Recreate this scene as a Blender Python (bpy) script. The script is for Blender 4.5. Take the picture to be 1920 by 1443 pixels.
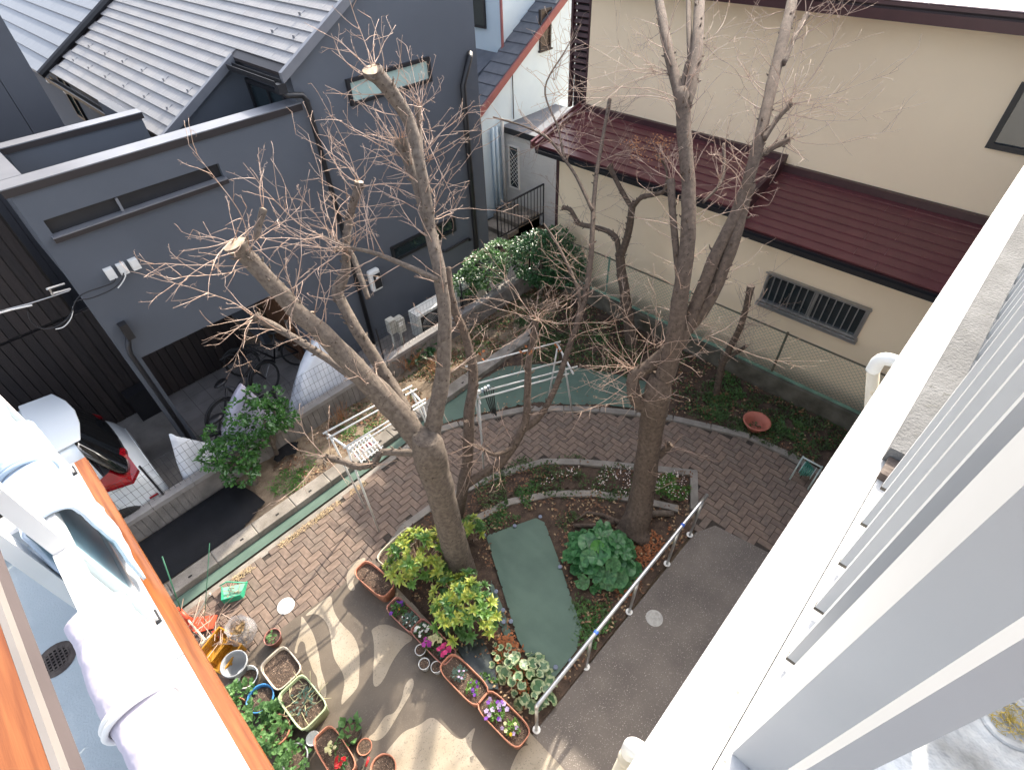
import bpy, math, random
from mathutils import Vector, Matrix, noise
R = math.radians
rnd = random.Random(7)
scene = bpy.context.scene
for o in list(bpy.data.objects): bpy.data.objects.remove(o)

# ---------------- camera ----------------
CAMZ = 7.0
FPX, PIT, ROLL, YAW = 1006.8, 0.775105, -0.0437067, math.pi/2 - 0.780709
CW = Vector((math.cos(PIT)*math.cos(YAW), math.cos(PIT)*math.sin(YAW), -math.sin(PIT)))
_rt = Vector((math.sin(YAW), -math.cos(YAW), 0)); _up = _rt.cross(CW)
CR = math.cos(ROLL)*_rt + math.sin(ROLL)*_up
CU = -math.sin(ROLL)*_rt + math.cos(ROLL)*_up
cd = bpy.data.cameras.new('camera'); cam = bpy.data.objects.new('camera', cd)
scene.collection.objects.link(cam)
cam.matrix_world = Matrix(((CR.x, CU.x, -CW.x, 0), (CR.y, CU.y, -CW.y, 0), (CR.z, CU.z, -CW.z, CAMZ), (0, 0, 0, 1)))
cd.sensor_fit = 'HORIZONTAL'; cd.sensor_width = 36.0; cd.lens = 36.0*FPX/1920.0
cd.clip_start = 0.02; cd.clip_end = 500
scene.camera = cam

# ---------------- sky and sun ----------------
SUN_AZ, SUN_EL = 17.0, 35.0          # azimuth measured from +X towards +Y
w = bpy.data.worlds.new('World'); scene.world = w; w.use_nodes = True
nt = w.node_tree; nt.nodes.clear()
out = nt.nodes.new('ShaderNodeOutputWorld'); bg = nt.nodes.new('ShaderNodeBackground')
sky = nt.nodes.new('ShaderNodeTexSky'); sky.sky_type = 'NISHITA'; sky.sun_disc = False
sky.sun_elevation = R(SUN_EL); sky.sun_rotation = R(90-SUN_AZ)
sky.dust_density = 3.5; sky.air_density = 0.85; sky.ozone_density = 0.5
bg.inputs['Strength'].default_value = 0.15
hs = nt.nodes.new('ShaderNodeHueSaturation'); hs.inputs['Saturation'].default_value = 0.55
nt.links.new(sky.outputs[0], hs.inputs['Color']); nt.links.new(hs.outputs[0], bg.inputs[0]); nt.links.new(bg.outputs[0], out.inputs[0])
sl = bpy.data.lights.new('sun', 'SUN'); sl.energy = 2.6; sl.angle = R(0.55); sl.color = (1.0, 0.91, 0.77)
sun = bpy.data.objects.new('sun', sl); scene.collection.objects.link(sun)
sun.location = (20, 6, 20)
sd = Vector((math.cos(R(SUN_EL))*math.cos(R(SUN_AZ)), math.cos(R(SUN_EL))*math.sin(R(SUN_AZ)), math.sin(R(SUN_EL))))
sun.rotation_euler = sd.to_track_quat('Z', 'Y').to_euler()
vs = scene.view_settings; vs.view_transform = 'Standard'; vs.look = 'None'; vs.gamma = 1.0
vs.use_curve_mapping = False; vs.exposure = 2.08

# ---------------- pixel to world helpers (photo pixels, 1920 wide) ----------------
def ray(px, py): return CW + CR*((px-960)/FPX) - CU*((py-721.5)/FPX)
def at_z(px, py, z=0.0):
    d = ray(px, py); t = (z-CAMZ)/d.z; return Vector((d.x*t, d.y*t, z))
def at_y(px, py, y):
    d = ray(px, py); t = y/d.y; return Vector((d.x*t, y, CAMZ+d.z*t))
def at_x(px, py, x):
    d = ray(px, py); t = x/d.x; return Vector((x, d.y*t, CAMZ+d.z*t))

# ---------------- materials ----------------
MATS = {}
def mat(name, col, col2=None, rough=0.7, scale=6.0, bump=0.0, bscale=60.0, metal=0.0, spec=0.5, detail=4.0,
        trans=0.0, alpha=1.0, coat=0.0, vor=False, speck=None, sscale=120.0, sthr=0.62, leaf=False, stretch=None, contrast=0.35):
    if name in MATS: return MATS[name]
    m = bpy.data.materials.new(name); m.use_nodes = True; n = m.node_tree; L = n.links
    b = n.nodes['Principled BSDF']; b.inputs['Roughness'].default_value = rough
    b.inputs['Metallic'].default_value = metal
    b.inputs['Specular IOR Level'].default_value = spec
    b.inputs['Coat Weight'].default_value = coat
    if trans: b.inputs['Transmission Weight'].default_value = trans
    if alpha < 1: b.inputs['Alpha'].default_value = alpha
    tc = n.nodes.new('ShaderNodeTexCoord'); vec = tc.outputs['Object']
    if stretch:
        mp = n.nodes.new('ShaderNodeMapping'); mp.inputs['Scale'].default_value = stretch
        L.new(vec, mp.inputs[0]); vec = mp.outputs[0]
    if col2 is None: col2 = tuple(c*0.82 for c in col)
    ns = n.nodes.new('ShaderNodeTexNoise'); ns.inputs['Scale'].default_value = scale; ns.inputs['Detail'].default_value = detail
    L.new(vec, ns.inputs['Vector'])
    rp = n.nodes.new('ShaderNodeValToRGB'); rp.color_ramp.elements[0].position = 0.5-contrast/2; rp.color_ramp.elements[1].position = 0.5+contrast/2
    rp.color_ramp.elements[0].color = (*col2, 1); rp.color_ramp.elements[1].color = (*col, 1)
    L.new(ns.outputs['Fac'], rp.inputs[0]); colout = rp.outputs[0]
    if speck:
        n2 = n.nodes.new('ShaderNodeTexNoise'); n2.inputs['Scale'].default_value = sscale; n2.inputs['Detail'].default_value = 2
        L.new(vec, n2.inputs['Vector'])
        r2 = n.nodes.new('ShaderNodeValToRGB'); r2.color_ramp.elements[0].position = sthr; r2.color_ramp.elements[1].position = sthr+0.05
        r2.color_ramp.elements[0].color = (0, 0, 0, 1); r2.color_ramp.elements[1].color = (1, 1, 1, 1)
        L.new(n2.outputs['Fac'], r2.inputs[0])
        mx = n.nodes.new('ShaderNodeMixRGB'); mx.inputs[2].default_value = (*speck, 1)
        L.new(r2.outputs[0], mx.inputs[0]); L.new(colout, mx.inputs[1]); colout = mx.outputs[0]
    L.new(colout, b.inputs['Base Color'])
    if bump:
        nb = n.nodes.new('ShaderNodeTexVoronoi' if vor else 'ShaderNodeTexNoise'); nb.inputs['Scale'].default_value = bscale
        L.new(vec, nb.inputs['Vector'])
        bp = n.nodes.new('ShaderNodeBump'); bp.inputs['Strength'].default_value = bump; bp.inputs['Distance'].default_value = 0.01
        L.new(nb.outputs[0], bp.inputs['Height']); L.new(bp.outputs[0], b.inputs['Normal'])
    if leaf:
        tr = n.nodes.new('ShaderNodeBsdfTranslucent'); ms = n.nodes.new('ShaderNodeMixShader'); ms.inputs[0].default_value = 0.3
        L.new(colout, tr.inputs[0]); L.new(b.outputs[0], ms.inputs[1]); L.new(tr.outputs[0], ms.inputs[2])
        L.new(ms.outputs[0], n.nodes['Material Output'].inputs[0])
    MATS[name] = m; return m

# ---------------- mesh building ----------------
class MB:
    def __init__(s): s.v = []; s.f = []
    def add(s, vs, fs):
        k = len(s.v); s.v += [tuple(p) for p in vs]; s.f += [tuple(i+k for i in f) for f in fs]; return s
    def box(s, a, b):
        x0, x1 = sorted((a[0], b[0])); y0, y1 = sorted((a[1], b[1])); z0, z1 = sorted((a[2], b[2]))
        return s.add([(x0,y0,z0),(x1,y0,z0),(x1,y1,z0),(x0,y1,z0),(x0,y0,z1),(x1,y0,z1),(x1,y1,z1),(x0,y1,z1)],
              [(0,3,2,1),(4,5,6,7),(0,1,5,4),(1,2,6,5),(2,3,7,6),(3,0,4,7)])
    def cbox(s, c, size, rz=0.0, rx=0.0, ry=0.0):
        M = Matrix.Translation(c) @ Matrix.Rotation(rz, 4, 'Z') @ Matrix.Rotation(ry, 4, 'Y') @ Matrix.Rotation(rx, 4, 'X')
        h = [k/2 for k in size]; P = []
        for z in (-1, 1):
            for (x, y) in ((-1,-1),(1,-1),(1,1),(-1,1)): P.append(M @ Vector((x*h[0], y*h[1], z*h[2])))
        return s.add(P, [(0,3,2,1),(4,5,6,7),(0,1,5,4),(1,2,6,5),(2,3,7,6),(3,0,4,7)])
    def quad(s, a, b, c, d): return s.add([a, b, c, d], [(0,1,2,3)])
    def slab(s, pts, off):          # planar polygon thickened by vector off
        n = len(pts); off = Vector(off); P = [Vector(p) for p in pts]; Q = [p+off for p in P]
        return s.add(P+Q, [tuple(range(n))[::-1], tuple(range(n, 2*n))]+[(i, (i+1) % n, n+(i+1) % n, n+i) for i in range(n)])
    def prism(s, poly, z0, z1): return s.slab([(p[0], p[1], z0) for p in poly], (0, 0, z1-z0))
    def tube(s, pts, rad, n=8, cap=True, wob=0.0, seed=0):
        pts = [Vector(p) for p in pts]; m = len(pts)
        if not hasattr(rad, '__len__'): rad = [rad]*m
        elif len(rad) != m: rad = [rad[min(len(rad)-1, int(round(i*(len(rad)-1)/(m-1))))] for i in range(m)]
        P = []; a = None
        for i, p in enumerate(pts):
            t = (pts[min(i+1, m-1)]-pts[max(i-1, 0)])
            t = t.normalized() if t.length > 1e-9 else Vector((0,0,1))
            if a is None: a = t.cross(Vector((0,0,1)) if abs(t.z) < 0.9 else Vector((1,0,0))).normalized()
            else:
                a = a - t*a.dot(t)
                a = a.normalized() if a.length > 1e-6 else t.cross(Vector((1,0,0))).normalized()
            b = t.cross(a)
            for k in range(n):
                th = 2*math.pi*k/n; q = a*math.cos(th)+b*math.sin(th); rr = rad[i]
                if wob: rr *= 1+wob*noise.noise((p+q*rr)*7.0+Vector((seed, 0, 0)))
                P.append(p+q*rr)
        F = [(i*n+k, i*n+(k+1) % n, (i+1)*n+(k+1) % n, (i+1)*n+k) for i in range(m-1) for k in range(n)]
        if cap: F += [tuple(range(n))[::-1], tuple(range((m-1)*n, m*n))]
        return s.add(P, F)
    def lathe(s, prof, c=(0,0,0), n=20, sx=1.0, sy=1.0, rz=0.0):
        m = len(prof); P = []
        for r_, z in prof:
            for k in range(n):
                th = 2*math.pi*k/n; x, y = r_*math.cos(th)*sx, r_*math.sin(th)*sy
                P.append((c[0]+x*math.cos(rz)-y*math.sin(rz), c[1]+x*math.sin(rz)+y*math.cos(rz), c[2]+z))
        F = [(i*n+k, i*n+(k+1) % n, (i+1)*n+(k+1) % n, (i+1)*n+k) for i in range(m-1) for k in range(n)]
        return s.add(P, F)
    def disc(s, c, r_, n=16, sx=1, sy=1):
        return s.add([(c[0]+r_*sx*math.cos(2*math.pi*k/n), c[1]+r_*sy*math.sin(2*math.pi*k/n), c[2]) for k in range(n)], [tuple(range(n))])
    def build(s, name, m, parent=None, smooth=False, kind=None, mods=None):
        me = bpy.data.meshes.new(name); me.from_pydata(s.v, [], s.f); me.update()
        me.materials.append(m)
        if smooth: me.polygons.foreach_set('use_smooth', [True]*len(me.polygons))
        return link(name, me, parent, kind)

def link(name, me, parent=None, kind=None, loc=None):
    o = bpy.data.objects.new(name, me); scene.collection.objects.link(o)
    if parent is not None:
        o.parent = parent
        if loc is None: o.location = -parent.location if parent.parent is None else (0, 0, 0)
    if loc is not None: o.location = loc
    if kind: o['kind'] = kind
    return o
def thing(name, label, cat, loc=(0, 0, 0), group=None):
    o = bpy.data.objects.new(name, None); o.empty_display_size = 0.1; scene.collection.objects.link(o); o.location = loc
    tag(o, label, cat, group); return o
def tag(o, label, cat, group=None):
    o['label'] = label; o['category'] = cat
    if group: o['group'] = group
    return o
def struct(o): o['kind'] = 'structure'; return o
def bx(name, a, b, m, parent=None, kind=None): return MB().box(a, b).build(name, m, parent, kind=kind)
def inpoly(x, y, P):
    c = False; j = len(P)-1
    for i in range(len(P)):
        if (P[i][1] > y) != (P[j][1] > y) and x < (P[j][0]-P[i][0])*(y-P[i][1])/(P[j][1]-P[i][1])+P[i][0]: c = not c
        j = i
    return c
def smooth_line(P, it=2, closed=False):
    P = [Vector(p) for p in P]
    for _ in range(it):
        Q = [] if closed else [P[0]]
        n = len(P)
        for i in range(n if closed else n-1):
            a, b = P[i], P[(i+1) % n]; Q += [a*0.75+b*0.25, a*0.25+b*0.75]
        if not closed: Q.append(P[-1])
        P = Q
    return P
# ================= the setting: ground, paving, kerbs =================
M_soil = mat('soil', (0.085,0.055,0.038), (0.035,0.022,0.015), 0.95, 9, 1.0, 40, speck=(0.22,0.15,0.09), sscale=75, sthr=0.66)
M_soil_dry = mat('soil_dry', (0.23,0.175,0.12), (0.12,0.085,0.055), 0.95, 7, 0.9, 45, speck=(0.33,0.26,0.18), sscale=80, sthr=0.64)
M_conc = mat('yard_concrete', (0.36,0.31,0.245), (0.27,0.225,0.165), 0.85, 2.2, 0.35, 220, speck=(0.22,0.185,0.14), sscale=60, sthr=0.60, detail=9)
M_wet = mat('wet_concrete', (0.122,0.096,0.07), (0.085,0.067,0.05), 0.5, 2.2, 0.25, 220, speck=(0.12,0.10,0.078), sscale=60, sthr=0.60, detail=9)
M_terr = mat('washed_terrazzo', (0.165,0.14,0.12), (0.11,0.092,0.08), 0.7, 2.0, 0.5, 180, speck=(0.40,0.36,0.32), sscale=78, sthr=0.64, detail=8)
M_brick = [mat('brick_%d' % i, c, tuple(k*0.68 for k in c), 0.85, 14, 0.5, 160) for i, c in enumerate([(0.205,0.148,0.115),(0.175,0.128,0.102),(0.22,0.158,0.122),(0.185,0.14,0.112)])]
M_joint = mat('joint_sand', (0.06,0.045,0.035), (0.03,0.024,0.02), 0.95, 20)
M_kerb = mat('kerb_concrete', (0.27,0.245,0.215), (0.17,0.155,0.135), 0.9, 5, 0.5, 150, speck=(0.1,0.09,0.08), sscale=130, sthr=0.64)
M_kerb2 = mat('gutter_concrete', (0.30,0.27,0.235), (0.17,0.15,0.125), 0.9, 4, 0.6, 140, speck=(0.09,0.08,0.07), sscale=120, sthr=0.62)
M_dark = mat('dark_hole', (0.012,0.011,0.01), None, 0.9)
M_car_floor = mat('carport_concrete', (0.20,0.185,0.17), (0.13,0.12,0.11), 0.85, 3, 0.4, 150)
M_tilefloor = mat('floor_tile', (0.22,0.205,0.20), (0.16,0.15,0.145), 0.6, 3, 0.1, 60)

g = MB(); g.quad((-70,-60,-0.05),(90,-60,-0.05),(90,110,-0.05),(-70,110,-0.05)); struct(g.build('ground', M_soil_dry))

YARD = [(-4,-0.6),(1.13,-0.6),(1.13,1.06),(1.17,3.95),(1.12,4.06),(-4,4.2)]
TERR = [(1.13,-0.6),(5.0,-0.6),(4.99,0.13),(4.88,0.87),(4.58,1.02),(1.13,1.06)]
PATH_IN = [(1.12,4.06),(1.66,4.26),(2.54,4.19),(3.57,3.80),(4.13,3.50),(4.52,3.04),(4.87,2.56),(5.56,1.56),(4.89,1.18),(4.58,1.02),(4.88,0.87),(4.99,0.13),(5.0,-0.6)]
PATH_OUT = [(6.7,-0.6),(6.70,0.06),(6.76,0.59),(6.70,1.3),(6.21,2.4),(5.69,3.26),(4.81,4.34),(3.9,4.93),(3.1,5.3),(-4,5.32)]
PATH = PATH_IN + PATH_OUT + [(-4,4.2)]
o = MB().prism(YARD, -0.12, 0.0).build('yard_paving', M_conc); struct(o)
o = MB().prism(TERR, -0.12, 0.003).build('walkway', M_terr); struct(o)
path = MB().prism(PATH, -0.12, -0.012).build('brick_path', M_joint); struct(path)
# herringbone pavers: the 300 that show largest are single parts, the rest one joined part
W_ = 0.105; cells = []
for i in range(-40, 70):
    for j in range(-8, 56):
        k = (i-j) % 4
        if k == 0: c = ((i+1)*W_, (j+0.5)*W_, 0)
        elif k == 3: c = ((i+0.5)*W_, (j+1)*W_, 1)
        else: continue
        x, y, vtl = c
        if not inpoly(x, y, PATH): continue
        d = ((x-0)**2+(y-0)**2)
        cells.append((x, y, vtl))
def vis(c):
    P = Vector((c[0], c[1], 0))-Vector((0, 0, CAMZ)); k = P.dot(CW)
    if k <= 0.1: return 0
    px, py = 960+FPX*P.dot(CR)/k, 721.5-FPX*P.dot(CU)/k
    if not (0 < px < 1920 and 0 < py < 1443): return 0
    if px < 180+(py-890)*0.6 or py > 1283-1.52*(px-1280): return 0
    return 1/k**2
cells.sort(key=vis, reverse=True)
bm_ = MB(); g_ = 0.0035; a, b_, h = 0.105-g_, 0.0525-g_, 0.0
bv = 0.004
bm_.add([(-a,-b_,-.02),(a,-b_,-.02),(a,b_,-.02),(-a,b_,-.02),(-a,-b_,-bv),(a,-b_,-bv),(a,b_,-bv),(-a,b_,-bv),(-a+bv,-b_+bv,0),(a-bv,-b_+bv,0),(a-bv,b_-bv,0),(-a+bv,b_-bv,0)],
    [(0,1,5,4),(1,2,6,5),(2,3,7,6),(3,0,4,7),(4,5,9,8),(5,6,10,9),(6,7,11,10),(7,4,8,11),(8,9,10,11)])
bmesh_ = []
for m in M_brick:
    me = bpy.data.meshes.new('brick'); me.from_pydata(bm_.v, [], bm_.f); me.materials.append(m); bmesh_.append(me)
rest = [MB() for _ in M_brick]
for n_, (x, y, vtl) in enumerate(cells):
    k = rnd.randrange(4); z = rnd.uniform(-0.003, 0.002); sink = noise.noise(Vector((x*0.8, y*0.8, 3)))*0.006
    rz = (math.pi/2 if vtl else 0)+rnd.uniform(-.02, .02)
    if n_ < 300:
        o = link('brick', bmesh_[k], path, loc=(x, y, z+sink)); o.rotation_euler = (rnd.uniform(-.012,.012), rnd.uniform(-.012,.012), rz)
    else:
        M = Matrix.Translation((x, y, z+sink)) @ Matrix.Rotation(rz, 4, 'Z')
        rest[k].add([M @ Vector(p) for p in bm_.v], bm_.f)
for k in range(4): rest[k].build('brick_field', M_brick[k], path, kind='stuff')

# wet patches left by watering on the yard (flat film, own outline)
def px_poly(P, z): return [at_z(x, y, z) for x, y in P]
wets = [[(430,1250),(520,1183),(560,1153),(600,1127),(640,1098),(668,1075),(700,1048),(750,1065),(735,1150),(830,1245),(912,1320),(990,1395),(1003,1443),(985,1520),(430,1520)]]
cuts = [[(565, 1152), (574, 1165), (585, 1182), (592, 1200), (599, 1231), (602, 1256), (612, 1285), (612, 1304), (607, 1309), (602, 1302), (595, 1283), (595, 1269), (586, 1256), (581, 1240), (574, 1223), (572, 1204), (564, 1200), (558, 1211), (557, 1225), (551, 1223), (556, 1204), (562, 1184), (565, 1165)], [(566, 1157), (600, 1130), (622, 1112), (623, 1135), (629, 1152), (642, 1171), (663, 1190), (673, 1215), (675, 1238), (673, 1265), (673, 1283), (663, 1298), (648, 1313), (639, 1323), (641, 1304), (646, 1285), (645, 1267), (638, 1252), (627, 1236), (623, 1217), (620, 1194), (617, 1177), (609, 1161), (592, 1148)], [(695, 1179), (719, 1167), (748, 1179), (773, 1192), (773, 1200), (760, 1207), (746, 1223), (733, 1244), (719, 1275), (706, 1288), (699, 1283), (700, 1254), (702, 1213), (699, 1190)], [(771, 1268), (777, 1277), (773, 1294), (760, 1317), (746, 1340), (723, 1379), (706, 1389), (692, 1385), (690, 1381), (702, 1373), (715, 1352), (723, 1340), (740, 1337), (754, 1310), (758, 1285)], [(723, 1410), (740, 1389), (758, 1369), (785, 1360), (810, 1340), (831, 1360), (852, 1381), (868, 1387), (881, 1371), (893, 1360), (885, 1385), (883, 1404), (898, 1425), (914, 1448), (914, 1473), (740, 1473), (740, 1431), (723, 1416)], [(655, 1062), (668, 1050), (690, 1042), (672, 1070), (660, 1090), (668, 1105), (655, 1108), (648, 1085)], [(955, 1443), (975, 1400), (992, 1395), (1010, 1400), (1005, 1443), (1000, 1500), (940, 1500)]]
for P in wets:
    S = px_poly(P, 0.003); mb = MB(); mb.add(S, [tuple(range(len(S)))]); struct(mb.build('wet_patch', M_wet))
for ci, P in enumerate(cuts):
    S = smooth_line(px_poly(P, 0.0045+.0006*ci), 2, True); mb = MB(); mb.add(S, [tuple(range(len(S)))]); struct(mb.build('dry_patch', M_conc))

# kerb stones along polylines
def kerb(name, line, wid, h, m, seg=0.6, side=1, z0=-0.1, par=None, hole=False):
    if par is None: 
        par = bpy.data.objects.new(name, None); scene.collection.objects.link(par); struct(par)
    pts = [Vector((p[0], p[1], 0)) for p in line]; L_ = [0]
    for a, b in zip(pts, pts[1:]): L_.append(L_[-1]+(b-a).length)
    n = max(1, round(L_[-1]/seg))
    def pos(s):
        for i in range(len(pts)-1):
            if s <= L_[i+1]+1e-6: return pts[i].lerp(pts[i+1], (s-L_[i])/(L_[i+1]-L_[i]))
        return pts[-1]
    for i in range(n):
        a, b = pos(L_[-1]*i/n), pos(L_[-1]*(i+1)/n); d = (b-a).normalized(); nn = Vector((-d.y, d.x, 0))*side*wid
        a2, b2 = a+d*0.003, b-d*0.003; dz = rnd.uniform(-.004, .004); c = 0.008
        q = [a2, b2, b2+nn, a2+nn]; cen = (q[0]+q[1]+q[2]+q[3])/4
        lo = [(p.x, p.y, z0) for p in q]; mid = [(p.x, p.y, h-c+dz) for p in q]; top = [(*(p+(cen-p).normalized()*c*1.4).xy, h+dz) for p in q]
        F = [(0,1,5,4),(1,2,6,5),(2,3,7,6),(3,0,4,7),(4,5,9,8),(5,6,10,9),(6,7,11,10),(7,4,8,11),(8,9,10,11)]
        if side < 0: F = [f[::-1] for f in F]
        mb = MB().add(lo+mid+top, F); o = mb.build('kerb_stone', m, par)
        if hole:
            t = rnd.uniform(.3, .7); c_ = a.lerp(b, t)+nn*0.35
            MB().cbox((c_.x, c_.y, h+0.0015), (0.05, 0.028, 0.003), math.atan2(d.y, d.x)).build('drain_slot', M_dark, o)
    return par
kerb('path_kerb', [(6.70,0.0),(6.76,0.59),(6.70,1.3),(6.21,2.4),(5.69,3.26),(4.81,4.34),(3.9,4.93),(3.1,5.3)], 0.12, 0.035, M_kerb, side=-1)
bk = kerb('bed_kerb', [(1.22,4.09),(1.66,4.26),(2.54,4.19),(3.57,3.80),(4.13,3.50),(4.52,3.04),(4.87,2.56),(5.56,1.56)], 0.115, 0.035, M_kerb, side=-1)
kerb('', [(5.57,1.55),(4.93,1.17)], 0.115, 0.034, M_kerb, par=bk, side=-1)
kerb('inner_kerb', [(1.95,3.75),(2.58,3.56),(2.99,3.50),(3.57,3.15),(3.98,2.75),(4.39,2.25),(4.80,1.42)], 0.11, 0.04, M_kerb, side=-1)
kerb('gutter_kerb', [(-2.2,5.62),(6.4,5.62)], 0.235, 0.13, M_kerb2, seg=0.6, hole=True)
bx('path_edging', (-4,5.325,-.1), (3.3,5.43,-.006), M_kerb2)['kind'] = 'structure'

# soil beds with a rough surface
def soil_bed(name, poly, m, z=0.0, res=0.09, amp=0.03, kind='structure'):
    xs = [p[0] for p in poly]; ys = [p[1] for p in poly]; mb = MB(); idx = {}
    nx = int((max(xs)-min(xs))/res)+2; ny = int((max(ys)-min(ys))/res)+2
    def vid(i, j):
        if (i, j) not in idx:
            x, y = min(xs)+i*res, min(ys)+j*res
            q = Vector((x, y, 0)); idx[(i, j)] = len(mb.v)
            mb.v.append((x, y, z+amp*(noise.noise(q*2.1)+0.5*noise.noise(q*6))))
        return idx[(i, j)]
    for i in range(nx):
        for j in range(ny):
            if inpoly(min(xs)+(i+.5)*res, min(ys)+(j+.5)*res, poly): mb.f.append((vid(i,j), vid(i+1,j), vid(i+1,j+1), vid(i,j+1)))
    o = mb.build(name, m, smooth=True); o['kind'] = kind; return o
BEDB = [(1.15,1.09),(4.62,1.06),(4.87,1.3),(4.36,2.25),(3.95,2.75),(3.55,3.15),(2.97,3.5),(2.6,3.56),(1.95,3.78),(1.6,4.2),(1.2,4.05)]
BEDA = [(1.8,3.8),(2.6,3.62),(3.0,3.56),(3.6,3.2),(4.02,2.8),(4.45,2.25),(4.88,1.35),(5.5,1.58),(4.82,2.5),(4.46,3.0),(4.08,3.44),(3.53,3.74),(2.52,4.12),(1.8,4.2)]
BEDL = [(-3,5.86),(6.4,5.86),(8.0,5.9),(8.0,6.95),(-3,6.95)]
BEDR = [(6.83,-0.3),(8.0,-0.3),(8.0,6.3),(3.2,6.3),(3.1,5.36),(3.95,5.0),(4.85,4.4),(5.75,3.3),(6.27,2.45),(6.78,1.35),(6.84,0.6)]
soil_bed('bed_soil', BEDB, M_soil, 0.005); soil_bed('bed_soil', BEDA, M_soil, 0.0)
soil_bed('bed_soil', BEDL, M_soil_dry, 0.04, amp=0.05); soil_bed('bed_soil', BEDR, M_soil, 0.01, amp=0.04)
bx('carport_floor', (-5,7.0,-.1), (8.2,9.8,0.02), M_car_floor)['kind'] = 'structure'
tf = bx('porch_floor', (0.47,7.12,-.05), (4.0,9.62,0.028), M_joint); struct(tf)
for i in range(12):
    for j in range(8):
        bx('floor_tile', (0.475+i*0.294,7.13+j*0.311,0.02), (0.475+i*0.294+0.288,7.13+j*0.311+0.305,0.034), M_tilefloor, tf)
# ================= houses =================
M_grey = mat('grey_render', (0.100,0.110,0.130), (0.090,0.099,0.117), 0.9, 1.2, 0.35, 260)
M_greyd = mat('grey_cladding', (0.075,0.08,0.095), (0.066,0.07,0.084), 0.55, 1.5)
M_cap = mat('parapet_metal', (0.20,0.205,0.225), (0.17,0.175,0.195), 0.45, 3, metal=0.25)
M_capd = mat('dark_trim', (0.026,0.020,0.021), None, 0.5, 3)
M_black = mat('black_metal', (0.016,0.016,0.019), None, 0.45, 5)
M_plank = [mat('plank_%d' % i, c, tuple(k*.75 for k in c), 0.7, 3, 0.4, 50, stretch=(8,8,.8)) for i, c in enumerate([(0.034,0.026,0.025),(0.042,0.032,0.03),(0.029,0.023,0.023)])]
M_slate = [mat('slate_%d' % i, c, tuple(k*.82 for k in c), 0.62, 5, 0.5, 60, stretch=(1,4,1)) for i, c in enumerate([(0.29,0.29,0.30),(0.275,0.275,0.285),(0.305,0.30,0.305),(0.28,0.275,0.28)])]
M_glass = mat('window_glass', (0.02,0.03,0.035), None, 0.08, 3, spec=0.8)
M_blind = mat('pale_blind_glass', (0.42,0.55,0.50), (0.36,0.48,0.45), 0.12, 2, spec=0.8)
M_brownwood = mat('brown_wood', (0.16,0.075,0.035), (0.09,0.04,0.02), 0.6, 4, 0.2, 30, stretch=(6,6,.6))
M_white = mat('white_plastic', (0.78,0.77,0.74), (0.7,0.69,0.66), 0.5, 3)
M_bwhite = mat('blue_white_wall', (0.60,0.72,0.80), (0.55,0.67,0.76), 0.9, 2, 0.3, 200)
M_cream = mat('cream_render', (0.88,0.72,0.515), (0.845,0.69,0.495), 0.92, 1.0, 0.35, 240)
M_brown = mat('maroon_metal', (0.125,0.038,0.042), (0.108,0.034,0.037), 0.3, 4, spec=0.5)
M_brown2 = mat('maroon_trim', (0.055,0.022,0.026), None, 0.4, 4)
M_redtrim = mat('red_trim', (0.26,0.085,0.08), (0.22,0.07,0.07), 0.6, 4)
M_lslate = mat('blue_slate', (0.115,0.125,0.15), (0.085,0.095,0.115), 0.8, 6, 0.4, 60)
M_alu = mat('aluminium', (0.45,0.45,0.45), (0.38,0.38,0.38), 0.35, 6, metal=0.8)
M_wbrick = mat('white_siding', (0.62,0.62,0.60), (0.56,0.56,0.55), 0.85, 3)

def win_y(parent, x0, x1, z0, z1, y, fr, gl, t=0.05, mull=()):      # window in a wall facing -y
    f = MB(); d = 0.05
    for a, b in (((x0,y-d,z0),(x1,y+.02,z0+t)), ((x0,y-d,z1-t),(x1,y+.02,z1)), ((x0,y-d,z0+t),(x0+t,y+.02,z1-t)), ((x1-t,y-d,z0+t),(x1,y+.02,z1-t))): f.box(a, b)
    for m_ in mull: f.box((m_-t/2,y-d*.8,z0+t),(m_+t/2,y+.02,z1-t))
    fo = f.build('window', fr, parent)
    bx('pane', (x0+t,y-.012,z0+t), (x1-t,y+.012,z1-t), gl, fo); return fo
def win_x(parent, y0, y1, z0, z1, x, fr, gl, t=0.05, mull=()):
    f = MB(); d = 0.05
    for a, b in (((x-d,y0,z0),(x+.02,y1,z0+t)), ((x-d,y0,z1-t),(x+.02,y1,z1)), ((x-d,y0,z0+t),(x+.02,y0+t,z1-t)), ((x-d,y1-t,z0+t),(x+.02,y1,z1-t))): f.box(a, b)
    for m_ in mull: f.box((x-d*.8,m_-t/2,z0+t),(x+.02,m_+t/2,z1-t))
    fo = f.build('window', fr, parent)
    bx('pane', (x-.012,y0+t,z0+t), (x+.012,y1-t,z1-t), gl, fo); return fo

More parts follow.
